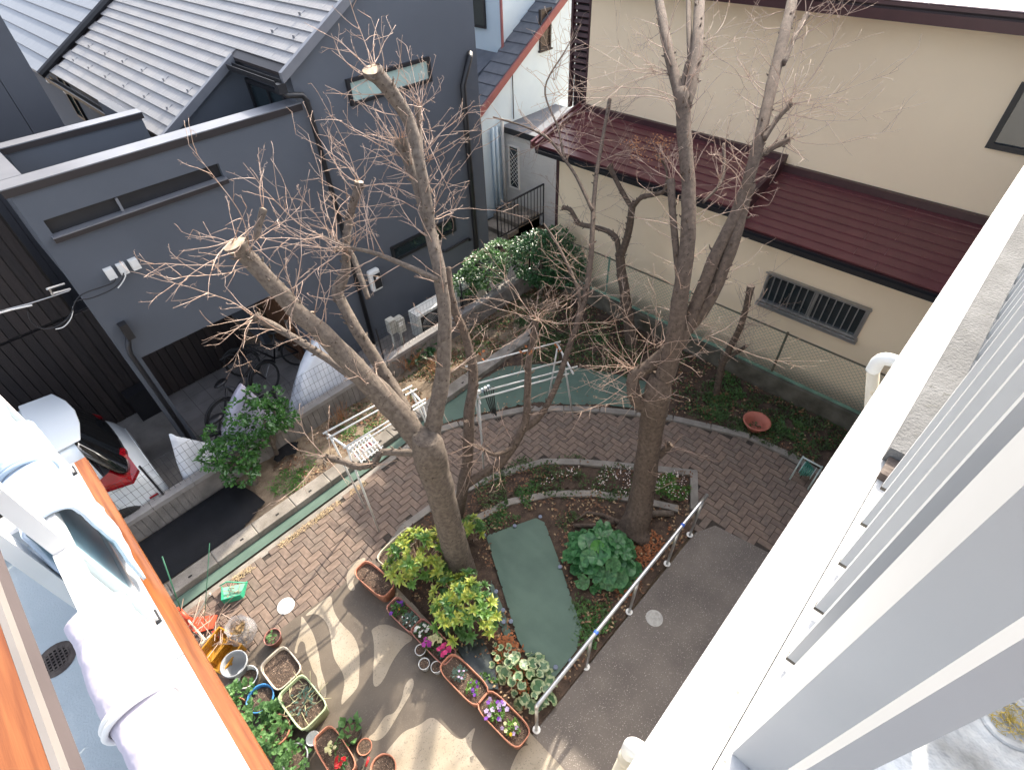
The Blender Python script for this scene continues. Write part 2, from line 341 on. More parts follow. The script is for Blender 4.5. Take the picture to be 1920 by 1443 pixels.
# ---- dark grey house with the carport ----
GH = thing('grey_house', 'dark grey rendered house with slate roof and open carport', 'house', (0.25, 8, 0))
s_ = 0.56
def rz_(x): return 5.05+s_*(x-3.8)
wl = MB()
wl.box((0.25,8.0,2.02),(2.75,8.25,3.945))                               # above the carport
wl.box((0.25,8.0,3.945),(0.385,8.25,4.165)); wl.box((2.5,8.0,3.945),(2.75,8.25,4.165))   # beside the slot
wl.box((0.25,8.0,4.165),(2.75,8.25,4.50))
wl.box((0.25,8.0,0.0),(0.42,8.3,2.02))                                   # pillar
wl.slab([(2.75,8.0,0),(7.40,8.0,0),(7.40,8.0,rz_(7.4)-.1),(3.86,8.0,rz_(3.86)-.1),(3.86,8.0,4.50),(2.75,8.0,4.50)], (0,0.25,0))
wl.build('wall', M_grey, GH)
wl = MB(); wl.box((3.86,8.26,2.2),(4.0,9.5,4.95)); wl.slab([(2.42,9.5,2.2),(7.4,9.5,2.2),(7.4,9.5,rz_(7.4)-.1),(2.42,9.5,rz_(2.42)-.1)],(0,.15,0))
wl.box((7.25,8.27,0),(7.40,16,7.0)); wl.box((2.5,9.66,0),(2.62,24,4.2))
wl.build('side_wall', M_grey, GH)
wl = MB(); wl.box((0.55,9.56,2.2),(2.22,9.72,4.5)); wl.box((2.08,9.73,2.2),(2.22,11,4.5)); wl.build('terrace_back_wall', M_grey, GH)
MB().box((0.30,8.26,2.15),(4.0,9.6,3.4)).build('terrace_floor', M_greyd, GH)
wl = MB(); wl.box((2.75,8.26,0.02),(2.87,9.66,2.1)); wl.build('porch_side_wall', M_greyd, GH)
d_ = bx('door', (2.70,8.35,0.05), (2.745,9.5,2.05), M_brownwood, GH); MB().box((2.66,8.45,.95),(2.70,8.48,1.15)).build('handle', M_alu, d_)
c = bx('parapet_cap', (0.20,7.97,4.50), (3.9,8.28,4.585), M_capd, GH); bx('cap_top', (0.20,7.965,4.587), (3.9,8.275,4.6), M_cap, c)
c = bx('parapet_cap', (0.52,9.53,4.50), (2.25,9.75,4.57), M_capd, GH); bx('cap_top', (0.52,9.525,4.572), (2.255,9.755,4.585), M_cap, c)
c = bx('parapet_cap', (0.20,8.29,4.50), (0.48,9.52,4.585), M_capd, GH); bx('cap_top', (0.20,8.285,4.588), (0.485,9.52,4.601), M_cap, c)
bx('parapet_side', (0.25,8.26,3.4), (0.45,9.55,4.49), M_grey, GH)
c = bx('slot_sill', (0.36,7.94,3.90), (2.52,8.0,3.955), M_capd, GH); bx('sill_top', (0.36,7.935,3.957), (2.52,8.07,3.972), M_cap, c)
bx('slot_shade_panel', (0.386,8.075,3.946), (2.499,8.08,4.164), M_black, GH)  # added panel, black to stand in for the shaded inside of the slot
bx('slot_latch', (1.16,7.99,3.975), (1.19,8.02,4.15), M_cap, GH)
win_y(GH, 4.69, 6.31, 4.355, 4.72, 8.0, M_black, M_blind, 0.05); win_y(GH, 4.85, 6.46, 1.54, 1.85, 8.0, M_black, M_glass, 0.05)
win_x(GH, 8.28, 9.44, 3.70, 4.70, 3.86, M_black, M_glass, 0.06, (8.8,))
wy = sorted((at_x(150,197,2.5).y, at_x(122,165,2.5).y)); wz = at_x(135,180,2.5).z
win_x(GH, wy[0], wy[1], wz-.45, wz+.4, 2.5, M_black, mat('dim_green_glass', (0.03,0.055,0.055), None, 0.15), 0.06)
for lp_ in ((92,152),(124,171),(170,197)):
    y = at_x(*lp_, 2.43).y; lz = at_x(*lp_, 2.43).z
    l = MB().lathe([(0.001,-.06),(.04,-.045),(.058,0),(.04,.045),(.001,.06)], (2.43, y, lz), 12).build('wall_lamp', M_white, GH, True)
# roof
roof = MB(); 
roof.slab([(3.74,7.95,rz_(3.74)-.06),(7.4,7.95,rz_(7.4)-.06),(7.4,9.45,rz_(7.4)-.06),(3.74,9.45,rz_(3.74)-.06)],(0,0,.045))
roof.slab([(2.34,9.455,rz_(2.34)-.06),(7.4,9.455,rz_(7.4)-.06),(7.4,15.2,rz_(7.4)-.06),(2.34,15.2,rz_(2.34)-.06)],(0,0,.045))
roof = roof.build('roof', M_capd, GH)
cs = 0.17; ang = math.atan(s_); tiles = []
tm = []
for m in M_slate:
    t = MB(); h = 0.5*0.455; dx = 0.215
    t.add([(0,-h,.004),(dx,-h,-.012),(dx,h,-.012),(0,h,.004),(0,-h,.022),(dx,-h,.0),(dx,h,.0),(0,h,.022)], [(0,3,2,1),(4,5,6,7),(0,1,5,4),(2,3,7,6),(3,0,4,7)])
    me = bpy.data.meshes.new('roof_tile'); me.from_pydata(t.v, [], t.f); me.materials.append(m); tm.append(me)
rest = [MB() for _ in M_slate]; cnt = 0
for i in range(30):
    x = 2.33+i*cs
    y = 9.70+(0.23 if i % 2 else 0) if x < 3.72 else 8.22+(0.23 if i % 2 else 0)
    if x >= 3.72: y0 = 8.0
    else: y0 = 9.5
    y = y0+(0.23 if i % 2 else 0.115)
    while y < 15.15:
        ok = y-.22 > y0-.03
        k = rnd.randrange(4)
        if ok or True:
            first = (i % 2 == 0 and y < y0+.12); loc = (x, y, rz_(x)-.012)
            if cnt < 300 and x < 5.3:
                o = link('roof_tile', tm[k], roof, loc=loc); o.rotation_euler = (0, -ang, 0); o.scale.y = .49 if first else 1
                cnt += 1
            else:
                first = False; M = Matrix.Translation(loc) @ Matrix.Rotation(-ang, 4, 'Y'); rest[k].add([M @ Vector(v.co) for v in tm[k].vertices], [tuple(p.vertices) for p in tm[k].polygons])
        y += 0.344 if first else 0.459
for k in range(4):
    if rest[k].v: rest[k].build('roof_tile_field', M_slate[k], roof, kind='stuff')
for i, y0, y1, st in ((2,9.9,15,.92),(4,9.75,15,.92),(11,8.9,9.0,1),(11,8.3,8.4,1),(13,8.6,8.7,1)):
    y = y0
    while y < y1:
        x = 2.33+i*cs+.02
        g1 = MB().cbox((x,y,rz_(x)+.03),(.012,.05,.035)); g1.cbox((x+.05,y,rz_(x)+.03),(.1,.018,.008),ry=-ang); g1.build('snow_guard', M_cap, roof); y += st
v = MB()
v.slab([(3.70,7.90,rz_(3.70)-.10),(7.4,7.90,rz_(7.4)-.10),(7.4,7.90,rz_(7.4)+.03),(3.70,7.90,rz_(3.70)+.03)],(0,.075,0)); v.build('verge_trim', M_cap, roof)
v = MB(); v.slab([(2.31,9.40,rz_(2.31)-.10),(3.74,9.40,rz_(3.74)-.10),(3.74,9.40,rz_(3.74)+.03),(2.31,9.40,rz_(2.31)+.03)],(0,.075,0)); v.build('verge_trim', M_cap, roof)
def gutter(name, p, q, m, parent, wd=0.1, h=0.08):
    p, q = Vector(p), Vector(q); d = (q-p).normalized(); n = Vector((-d.y, d.x, 0)); t = 0.008; mb = MB()
    prof = [(-wd/2, h), (-wd/2*.8, 0), (wd/2*.8, 0), (wd/2, h)]
    inner = [(wd/2-t, h), (wd/2*.8-t, t), (-wd/2*.8+t, t), (-wd/2+t, h)]
    P = prof+inner; k = len(P)
    A = [p+n*a+Vector((0,0,b)) for a, b in P]; B = [q+n*a+Vector((0,0,b)) for a, b in P]
    mb.add(A+B, [(i, (i+1) % k, k+(i+1) % k, k+i) for i in range(k)]+[tuple(range(k))[::-1], tuple(range(k, 2*k))]); return mb.build(name, m, parent)
gutter('gutter', (3.64,7.95,4.86), (3.64,9.42,4.86), M_black, GH); gutter('gutter', (2.24,9.42,4.08), (2.24,15.2,4.08), M_black, GH)
def pipe(name, pts, r_, m, parent, n=10): return MB().tube(pts, r_, n).build(name, m, parent, True)
pipe('downpipe', [(3.64,8.0,4.85),(3.70,7.93,4.74),(3.92,7.92,4.70),(3.97,7.92,4.62),(3.97,7.92,0.1)], .04, M_black, GH)
bx('rain_hopper', (3.60,7.90,4.78), (3.72,8.02,4.90), M_black, GH)
pipe('downpipe', [(7.2,7.95,4.60),(7.14,7.90,4.56),(6.93,7.90,4.16),(6.92,7.90,0.25)], .055, M_black, GH)
pipe('downpipe', [(0.43,7.93,2.45),(0.36,7.92,2.30),(0.33,7.92,2.2),(0.33,7.92,0.1)], .035, M_black, GH)
bx('rain_hopper', (0.40,7.86,2.42), (0.50,7.98,2.66), M_black, GH)
pipe('pipe_cover', [(6.05,7.95,1.25),(6.1,7.94,1.22),(6.75,7.94,1.24),(6.8,7.95,1.18)], .03, M_black, GH)
# plank walls of the carport
pw = bx('carport_back_wall', (-4.0,9.70,0.02), (2.08,9.73,2.16), M_black, GH)
x = -4.0; k = 0
while x < 2.05:
    m = M_plank[rnd.randrange(3)]
    MB().box((x,9.65+rnd.uniform(0,.006),0.03),(x+0.128,9.70,2.145)).build('plank', m, pw); x += 0.14
pw2 = bx('upper_plank_wall', (-4.0,9.68,2.18), (0.10,9.73,5.2), M_black, GH); x = -3.98
while x < 0.0:
    MB().box((x,9.63+rnd.uniform(0,.006),2.2),(min(x+0.128,.1),9.68,5.2)).build('plank', M_plank[rnd.randrange(3)], pw2); x += 0.14
bx('storage_box', (-0.05,9.35,0.02), (0.32,9.6,0.6), M_black, GH)
# things fixed to the grey wall
for i, x in enumerate((0.67,0.82,0.97)):
    b = MB().cbox((x,7.965,3.33),(.10,.07,.145)).build('junction_box', M_white); b['category'] = 'junction box'
    b['label'] = ['leftmost white junction box on the grey wall, dark cable below', 'middle white junction box on the grey wall, pale cable below', 'rightmost white junction box on the grey wall, no cable'][i]; b['group'] = 'junction boxes on the grey wall'
    MB().cbox((x,7.925,3.35),(.09,.012,.10)).build('lid', M_white, b)
ec = thing('charger', 'white wall charger with black screen on the grey house', 'charger', (4.35,8,1.2))
bd = MB().cbox((4.35,7.94,1.41),(.24,.12,.44)).build('housing', M_white, ec); bv_ = bd.modifiers.new('b','BEVEL'); bv_.width=.04; bv_.segments=3
fp = MB().cbox((4.37,7.875,1.40),(.15,.012,.30)).build('screen_panel', M_black, ec); MB().cbox((4.37,7.866,1.47),(.06,.006,.035)).build('display', M_white, fp)
def cab(name, pts, r_, m, parent=None): return MB().tube(smooth_line([Vector(p) for p in pts], 3), r_, 6).build(name, m, parent, True)
cb = thing('service_cable', 'dark service cable drooping from junction boxes to the wall bracket', 'cable', (0.5,7.9,3))
Y_ = 7.85
pp = lambda l: [at_y(a, b, Y_) for a, b in l]
cab('cable', pp([(217,522),(214,530),(195,537),(160,548),(145,558),(138,572),(134,590),(110,612),(85,618),(66,612),(55,598),(52,585)]), .008, M_black, cb)
cab('cable', pp([(232,512),(228,525),(218,538),(200,548),(170,560),(150,562),(138,566)]), .007, M_black, cb)
cab('pale_cable', pp([(236,511),(235,520),(228,532),(221,540)]), .007, M_white, cb)
cab('pale_cable', pp([(137,575),(135,596),(120,614),(104,617)]), .006, M_white, cb)
cab('overhead_wire', [at_y(-200,640,6.5), at_y(0,583,Y_), at_y(36,574,Y_), at_y(60,568,Y_), at_y(130,545,Y_)], .008, M_alu, cb)
cab('overhead_wire', [at_y(-200,655,6.5), at_y(0,585,Y_-.05), at_y(60,572,Y_)], .012, M_white, cb)
br = thing('cable_bracket', 'small galvanized cable bracket on the corner of the grey house', 'bracket', (0.3,7.9,2.9))
for a, b in (((88,542),(120,532)),((97,551),(131,542))):
    A, B = at_y(*a, Y_), at_y(*b, 7.99); MB().tube([A, B], .016, 6).build('arm', M_alu, br)
MB().tube([at_y(92,541,Y_), at_y(100,553,Y_)], .012, 6).build('cross_piece', M_alu, br)

# ---- neighbouring metal-clad house at the far left ----
NH = thing('metal_clad_house', 'dark metal-clad house wall with upright seams at the far left', 'house', (-2,11.5,0))
bx('wall', (-6,11.53,0), (1.55,14,9), M_greyd, NH)
x = 1.57
while x > -5.5:
    bx('wall_panel', (x-.44,11.49,0), (x-.005,11.53,9), M_greyd, NH); x -= .445
# ---- roof beyond ----
FH = thing('far_house', 'house with fine-striped pale roof behind the grey house', 'house', (4,19,0))
bx('wall', (3.0,16.2,0), (8,24.5,3.6), M_grey, FH)
fr = MB()
for i in range(16):
    x = 2.2+i*.3; fr.slab([(x,15.26,rz_(x)+.02),(x+.33,15.26,rz_(x+.33)-.01),(x+.33,26,rz_(x+.33)-.01),(x,26,rz_(x)+.02)],(0,0,-.05))
fr = fr.build('roof', mat('striped_slate', (0.24,0.255,0.285), (0.17,0.185,0.21), 0.55, 14, stretch=(.3,6,.3)), FH)
MB().tube([(2.15,15.22,rz_(2.15)+.06),(7.4,15.22,rz_(7.4)+.06)], .075, 8).build('ridge_cap', M_black, fr)

# ---- cream house ----
CH = thing('cream_house', 'cream rendered house with maroon lean-to roofs', 'house', (8.5,3,0))
wl = MB(); wl.box((8.5,-3,-.05),(8.7,6.95,2.62)); wl.box((8.5,3.0,2.62),(8.7,6.95,2.88)); wl.box((8.701,6.8,-.05),(9.6,6.95,2.9)); wl.build('lower_wall', M_cream, CH)
wl = MB(); wl.box((9.6,-4,2.9),(15,7.18,5.6)); wl.build('upper_wall', M_cream, CH)
bx('corner_post', (8.47,6.93,0), (8.51,6.99,2.75), M_brown2, CH)
def lean(name, y0, y1, xa, za, xb, zb, n, cuts):
    r0 = MB().slab([(xa,y0,za-.05),(xb,y0,zb-.05),(xb,y1,zb-.05),(xa,y1,za-.05)],(0,0,.03)).build(name, M_brown2, CH)
    for i in range(n):
        t0, t1 = i/n, min(1, (i+1.05)/n); X0, X1 = xa+(xb-xa)*t0, xa+(xb-xa)*t1; Z0, Z1 = za+(zb-za)*t0, za+(zb-za)*t1
        e = [y0]+[c+(.35 if i % 2 else 0) for c in cuts]+[y1]
        for p, q in zip(e, e[1:]):
            MB().slab([(X0,p+.002,Z0+.022),(X1,p+.002,Z1+.002),(X1,q-.002,Z1+.002),(X0,q-.002,Z0+.022)],(0,0,-.024)).build('roof_panel', M_brown, r0)
    return r0
r1 = lean('lean_to_roof', -3, 3.0, 8.18, 2.68, 9.6, 3.12, 9, [0.9])
r2 = lean('lean_to_roof', 3.0, 7.2, 8.16, 2.93, 9.6, 3.27, 8, [4.8])
MB().slab([(8.1,2.96,2.62),(9.6,2.96,3.06),(9.6,2.96,3.36),(8.1,2.96,2.96)],(0,.07,0)).build('verge_trim', M_brown2, r2)
for y in (7.2, 7.32): MB().slab([(8.1,y,2.86),(9.65,y,3.22),(9.65,y,3.36),(8.1,y,3.0)],(0,.05,0)).build('verge_trim', M_brown, r2)
for i in range(6): MB().cbox((8.25+i*.25,7.29,2.99+i*.06),(.05,.08,.03)).build('verge_clip', M_brown, r2)
bx('flashing', (9.52,-3,3.11), (9.6,2.99,3.22), M_brown2, CH); bx('flashing', (9.52,3.04,3.26), (9.6,7.18,3.36), M_brown2, CH)
gutter('gutter', (8.12,-3,2.57), (8.12,2.95,2.57), M_black, CH); gutter('gutter', (8.1,3.05,2.82), (8.1,7.2,2.82), M_black, CH)
gutter('upper_gutter', (9.05,-4,5.40), (9.05,7.5,5.40), M_brown2, CH, 0.13, 0.12); bx('soffit', (9.1,-4,5.56), (9.62,7.5,5.60), M_brown2, CH); bx('fascia', (9.13,-4,5.38), (9.19,7.5,5.56), M_brown2, CH)
ur = MB().slab([(9.0,-4,5.56),(12.2,-4,6.75),(12.2,7.5,6.75),(9.0,7.5,5.56)],(0,0,.04)).build('upper_roof', M_brown2, CH)
M_proof = mat('pale_pink_roof', (0.42,0.33,0.34), (0.36,0.28,0.29), 0.3, 3)
for i in range(7):
    for j in range(12):
        x = 9.0+i*.455; z = 5.605+i*.455*.372; y = -4+j*.96
        MB().slab([(x,y+.004,z+.015),(x+.47,y+.004,z+.17),(x+.47,y+.955,z+.17),(x,y+.955,z+.015)],(0,0,-.012)).build('roof_panel', M_proof, ur)
gw = win_x(CH, 0.71, 2.33, 1.36, 1.93, 8.5, M_alu, M_glass, 0.045, (1.5,)); 
gr = MB()
for z in (1.33, 1.93): gr.box((8.40,0.69,z),(8.425,2.35,z+.022))
gr.box((8.41,0.69,1.33),(8.5,0.71,1.36)); gr.box((8.41,2.33,1.33),(8.5,2.35,1.36)); gr = gr.build('window_grille', M_alu, CH)
for i in range(15): bx('grille_bar', (8.40,0.75+i*.11,1.352), (8.42,0.765+i*.11,1.93), M_alu, gr)
bx('window_sill', (8.40,0.68,1.29), (8.5,2.36,1.325), M_alu, CH)
win_x(CH, -1.2, 0.54, 4.06, 4.84, 9.6, M_black, M_glass, 0.07)
ls = thing('slatted_screen', 'dark brown slatted screen beside the cream upper wall', 'screen', (9.7,7.4,3.2))
bx('frame', (9.62,7.20,3.2), (9.72,7.25,5.6), M_brown2, ls); bx('frame', (9.62,7.62,3.2), (9.72,7.67,5.6), M_brown2, ls); bx('backing', (9.74,7.25,3.2), (9.76,7.62,5.6), M_black, ls)
for i in range(16): MB().cbox((9.68,7.435,3.85+i*.11),(.06,.37,.07),ry=.5).build('slat', M_brown2, ls)
for i in range(6): bx('bar', (9.66,7.28+i*.06,3.3), (9.68,7.295+i*.06,3.8), M_brown2, ls)

# ---- white and pale blue house behind ----
WH = thing('white_house', 'pale blue-white house with red-edged slate roof behind', 'house', (9,10,0))
MB().slab([(7.5,10,0),(13,10,0),(13,10,5.0),(9.34,10,2.86),(7.5,10,1.76)],(0,.6,0)).build('gable_wall', M_bwhite, WH)
rk = lambda x: 2.89+.6*(x-9.34)
sr = MB().slab([(7.3,9.93,rk(7.3)),(13.2,9.93,rk(13.2)),(13.2,10.62,rk(13.2)),(7.3,10.62,rk(7.3))],(0,0,.05)).build('slate_roof', M_black, WH)
for i in range(22):
    x = 7.3+i*.27
    MB().slab([(x,9.94,rk(x)+.08),(x+.29,9.94,rk(x+.29)+.055),(x+.29,10.62,rk(x+.29)+.055),(x,10.62,rk(x)+.08)],(0,0,-.02)).build('slate', M_lslate, sr)
MB().slab([(7.3,9.88,rk(7.3)-.12),(13.2,9.88,rk(13.2)-.12),(13.2,9.88,rk(13.2)+.06),(7.3,9.88,rk(7.3)+.06)],(0,.045,0)).build('barge_board', M_redtrim, WH)
cx_ = at_y(940,40,10.63).x
bx('upper_wall', (cx_,10.63,2.5), (14,15,7), M_bwhite, WH)
bx('lower_wing', (cx_-1.5,10.9,0), (cx_-.02,15,2.9), M_bwhite, WH)
MB().slab([(cx_-1.7,10.8,2.75),(cx_,10.8,3.5),(cx_,15,3.5),(cx_-1.7,15,2.75)],(0,0,.08)).build('wing_roof', M_lslate, WH)
pipe('downpipe', [(cx_-.04,10.58,7),(cx_-.04,10.58,3.75),(cx_-.3,10.5,3.5)], .035, M_redtrim, WH)
yy = [at_x(898,40,cx_).y, at_x(912,40,cx_).y]
win_x(WH, min(yy), max(yy)+.25, 4.05, 4.75, cx_, M_black, mat('shutter_green', (0.05,0.06,0.055), (0.03,0.035,0.035), 0.6, 20, stretch=(1,1,12)), 0.04)
win_y(WH, 11.34, 11.74, 3.62, 4.45, 10.0, M_capd, mat('brown_glass', (0.06,0.05,0.045), None, 0.2), 0.05)
bx('window_sill', (11.3,9.93,3.58), (11.78,10.0,3.615), M_capd, WH)
bx('annex_wall', (9.97,7.3,0), (12,9.99,2.2), M_wbrick, WH)
for i in range(24): bx('siding_board', (9.95,7.3,.02+i*.09), (9.972,9.985,.105+i*.09), M_wbrick, WH)
bx('annex_roof', (9.90,7.3,2.2), (12,9.985,2.25), M_lslate, WH); bx('annex_fascia', (9.88,7.3,2.12), (9.90,9.985,2.26), M_black, WH)
lw = win_x(WH, 9.42, 9.78, 0.75, 1.85, 9.955, M_white, M_glass, 0.03)
lat = MB()
for i in range(-3, 12):
    for sgn in (1, -1):
        y0, z0 = 9.45, .78+i*.11
        pts = [(9.93,9.45,z0 if sgn > 0 else z0+.3), (9.93,9.75,z0+.3 if sgn > 0 else z0)]
        if min(p[2] for p in pts) > .77 and max(p[2] for p in pts) < 1.84: lat.tube(pts, .006, 4)
lat.build('window_lattice', M_white, WH)
for x in (9.55, 9.68): pipe('wall_pipe', [(x,9.93,2.3),(x,9.93,0.0)], .04, M_bwhite, WH)
pipe('wall_pipe', [(9.86,9.9,2.45),(9.86,9.9,0.0)], .045, M_wbrick, WH)
pipe('cable_pipe', [(10.35,9.97,3.4),(10.35,9.97,2.3)], .012, M_capd, WH)
ra = thing('roof_air_conditioner', 'small beige outdoor unit on the flat annex roof', 'air conditioner', (10.6,7.7,2.25))
bx('casing', (10.3,7.5,2.27), (10.9,7.85,2.6), M_wbrick, ra); bx('label_plate', (10.29,7.55,2.40), (10.30,7.65,2.46), mat('yellow_plate',(0.55,0.33,0.05)), ra)
rl = thing('black_railing', 'black metal railing between grey house and cream house', 'railing', (8.3,8.6,0.2))
bx('top_rail', (8.25,8.58,1.13), (9.95,8.62,1.16), M_black, rl); bx('bottom_rail', (8.25,8.59,.36), (9.95,8.61,.39), M_black, rl)
for i in range(15): MB().tube([(8.27+i*.12,8.6,.0 if i in (0,14) else .37),(8.27+i*.12,8.6,1.14)], .01 if 0 < i < 14 else .018, 6).build('baluster', M_black, rl)
st = thing('concrete_steps', 'old concrete steps below the black railing', 'steps', (9,9,0))
for i in range(3): bx('step', (8.3+i*.4,8.7,0), (9.9,9.6,.12*(i+1)), M_kerb2, st)
# ================= the apartment building the photo is taken from =================
M_paint = mat('white_painted_concrete', (0.50,0.50,0.495), (0.42,0.42,0.415), 0.75, 3, 0.3, 90, speck=(0.22,0.22,0.20), sscale=26, sthr=0.67)
M_moss = mat('mossy_paint', (0.55,0.56,0.55), (0.10,0.09,0.07), 0.9, 4, 0.6, 60, contrast=0.22)
M_oldc = mat('old_grey_concrete', (0.12,0.12,0.12), (0.07,0.07,0.07), 0.9, 8, 0.5, 120, speck=(0.08,0.08,0.075), sscale=60, sthr=0.64)
M_slat = mat('white_aluminium', (0.40,0.405,0.405), (0.365,0.37,0.37), 0.4, 3, spec=0.5)
M_grime = mat('slat_end_grime', (0.16,0.14,0.11), (0.06,0.05,0.04), 0.9, 30)
M_orange = mat('orange_wood_print', (0.25,0.085,0.025), (0.13,0.036,0.009), 0.35, 3, 0.05, 20, stretch=(26,1.1,26), coat=0.2, contrast=0.4)
M_balc = mat('balcony_floor', (0.46,0.50,0.51), (0.39,0.43,0.44), 0.7, 2.5, 0.3, 120)
M_rust = mat('rusty_iron', (0.11,0.085,0.07), (0.05,0.035,0.03), 0.8, 20, 0.5, 80)
AB = thing('apartment_building', 'white apartment building in the right foreground, its ledge and wall', 'building', (4,-1,0))
zl = 5.85
bx('ledge', (0.06,-.0895,5.62), (9.5,.018,zl), M_paint, AB); bx('ledge_inner', (0.06,-3,5.60), (9.5,-.0915,zl+.004), M_paint, AB)
bx('outer_wall', (0.06,-3,-.1), (9.5,-.3,5.6), M_paint, AB)
bx('balcony_floor', (0.06,-3,zl-.02), (9.5,-.19,zl+.012), M_moss, AB)
lp = bx('concrete_upstand', (1.262,-.150,zl+.005), (6,-.078,zl+.055), M_oldc, AB)
bx('upstand_end', (1.19,-.128,zl+.006), (1.258,-.088,zl+.03), M_rust, AB)
fl = thing('slatted_balcony_fence', 'white upright aluminium slat fence on the right balcony edge', 'fence', (0.6,-.12,zl))
sl_ = MB().box((0,0,0),(.017,-.062,.985)); me = bpy.data.meshes.new('slat'); me.from_pydata(sl_.v, [], sl_.f); me.materials.append(M_slat)
for k in range(40):
    x = .612+k*.133; y = -.1035 if x < 1.2 else -.152
    o = link('slat', me, fl); o.location = Vector((x, y, zl+.03))-fl.location
    if x < 1.2: MB().box((x-.0005,y+.0005,zl+.024),(x+.0175,y-.0625,zl+.034)).build('slat_end', M_grime, o).location = -Vector((x, y, zl+.03))
for x, d in ((.2345,.021),): 
    bx('slat', (x,-.1035,zl+.03), (x+.0175,-.1035-d,6.83), M_slat, fl)
pst = bx('post', (.406,-.1035,zl+.006), (.527,-.167,6.85), M_slat, fl); bx('gasket', (.5275,-.106,zl+.2), (.530,-.16,6.6), M_black, pst)
bx('top_rail', (.1,-.09,6.855), (6.2,-.18,6.9), M_slat, fl); 
bx('base_rail', (.1,-.137,zl+.005), (6,-.165,zl+.0085), M_slat, fl)
dr = thing('blocked_floor_drain', 'floor drain filled with dry yellow grass on the mossy balcony', 'drain', (.79,-.44,zl+.012))
MB().lathe([(.036,.002),(.046,.003),(.05,.001)], (.79,-.44,zl+.012), 20).build('rim', M_moss, dr)
gb = MB()
for i in range(160):
    a = rnd.uniform(0, 6.28); q = rnd.uniform(0, .035); p = Vector((.79+q*math.cos(a), -.44+q*math.sin(a), zl+.014)); d = Vector((rnd.uniform(-1,1), rnd.uniform(-1,1), rnd.uniform(.1,.6)))*.016
    gb.tube([p, p+d], [.0008,.0003], 3, False)
gb.build('dry_grass', mat('dry_grass', (0.5,0.36,0.07), (0.3,0.24,0.08), 0.9, 60), dr, kind='stuff')
M_pipe = mat('cream_pipe', (0.66,0.60,0.48), (0.6,0.54,0.43), 0.45, 4); M_pipew = mat('white_elbow', (0.8,0.8,0.77), None, 0.4, 4)
def wallpipe(px, py, z, lab, rr=.042, drop=None):
    c = at_z(px, py, z); t = thing('downpipe', lab, 'pipe', (c.x, c.y, 0))
    if drop: MB().tube([(c.x,c.y,z-.12),(c.x,-.28,z-drop)], rr, 14).build('pipe', M_pipe, t, True)
    else: MB().tube([(c.x,c.y,0),(c.x,c.y,z-.12)], rr, 14).build('pipe', M_pipe, t, True)
    MB().tube(smooth_line([(c.x,c.y,z-.14),(c.x,c.y,z),(c.x,c.y-.16,z+.01),(c.x,-.31,z+.01)], 2), rr*1.1, 14).build('elbow', M_pipew, t, True)
    MB().lathe([(rr*1.02,0),(rr*1.12,.005),(rr*1.12,.05),(rr*1.02,.055)], (c.x,c.y-(.08 if drop else 0),z-.3), 14).build('collar', M_pipe, t, True)
wallpipe(1188, 1396, 3.9, 'cream downpipe with white elbow at the bottom of the photo'); wallpipe(1652, 668, 4.4, 'cream downpipe with white elbow beside the chain link fence', .042, 1.3)

# ---- left wing: balcony edge with draped bedding ----
LW = thing('balcony_wing', 'white balcony wing with orange wood-print edge at the left', 'balcony', (-1.5,1.5,4))
bx('floor_slab', (-3.5,-1,4.3), (-.42,3.03,4.5), M_balc, LW)
bx('edge_kerb', (-.575,-1,4.501), (-.415,3.04,4.69), M_paint, LW)
for y0, y1 in ((-1,1.585),(1.59,3.045)): bx('coping', (-.58,y0,4.692), (-.399,y1,4.705), mat('pale_coping', (0.46,0.485,0.50), (0.42,0.445,0.46), 0.5, 4), LW)
bx('wood_edge', (-.3985,-1,4.665), (-.343,3.05,4.70), M_orange, LW)
bx('end_kerb', (-3.5,2.88,4.501), (-.58,3.04,4.62), M_paint, LW)
bx('wing_body', (-3.5,-1,0), (-1.45,2.9,4.29), M_paint, LW)
dx, dy = -.84, 2.13
dn = thing('floor_drain', 'round rusty floor drain with short channel on the left balcony', 'drain', (dx,dy,4.5))
MB().lathe([(.05,.004),(.07,.006),(.082,.002)], (dx,dy,4.5), 24).build('rim', M_rust, dn, True)
MB().disc((dx,dy,4.5015), .068, 24).build('pit', M_dark, dn)
gd = MB()
for i in range(-3, 4):
    L_ = math.sqrt(max(0, .055**2-(i*.017)**2)); gd.box((dx+i*.017-.003,dy-L_,4.503),(dx+i*.017+.003,dy+L_,4.507)); gd.box((dx-L_,dy+i*.017-.003,4.5032),(dx+L_,dy+i*.017+.003,4.5066))
gd.build('grate', M_rust, dn)
bx('channel', (dx+.07,dy-.03,4.501), (-.58,dy+.03,4.503), mat('damp_channel', (0.2,0.18,0.15), (0.13,0.11,0.09), 0.7, 12), dn)
RL = thing('balcony_railing', 'white aluminium balcony railing under the draped bedding', 'railing', (-.437,1.8,4.7))
M_walu = mat('pale_aluminium', (0.72,0.71,0.69), (0.66,0.65,0.63), 0.45, 3)
for y, zt in ((1.826,6.4),(0.35,5.30),(2.98,5.30)): 
    p_ = bx('post', (-.462,y-.025,4.706), (-.412,y+.025,zt), M_walu, RL); bx('foot', (-.47,y-.034,4.7055), (-.404,y+.034,4.716), M_black, p_)
bx('top_rail', (-.465,-.6,5.29), (-.409,1.80,5.345), M_walu, RL); bx('top_rail', (-.465,1.852,5.29), (-.409,3.0,5.345), M_walu, RL)
bx('lower_rail', (-.452,-.6,4.74), (-.422,1.80,4.77), M_walu, RL); bx('lower_rail', (-.452,1.852,4.74), (-.422,2.95,4.77), M_walu, RL)
M_pane = mat('tinted_panel', (0.42,0.6,0.66), (0.36,0.54,0.60), 0.45, 2, alpha=0.85, spec=0.3)
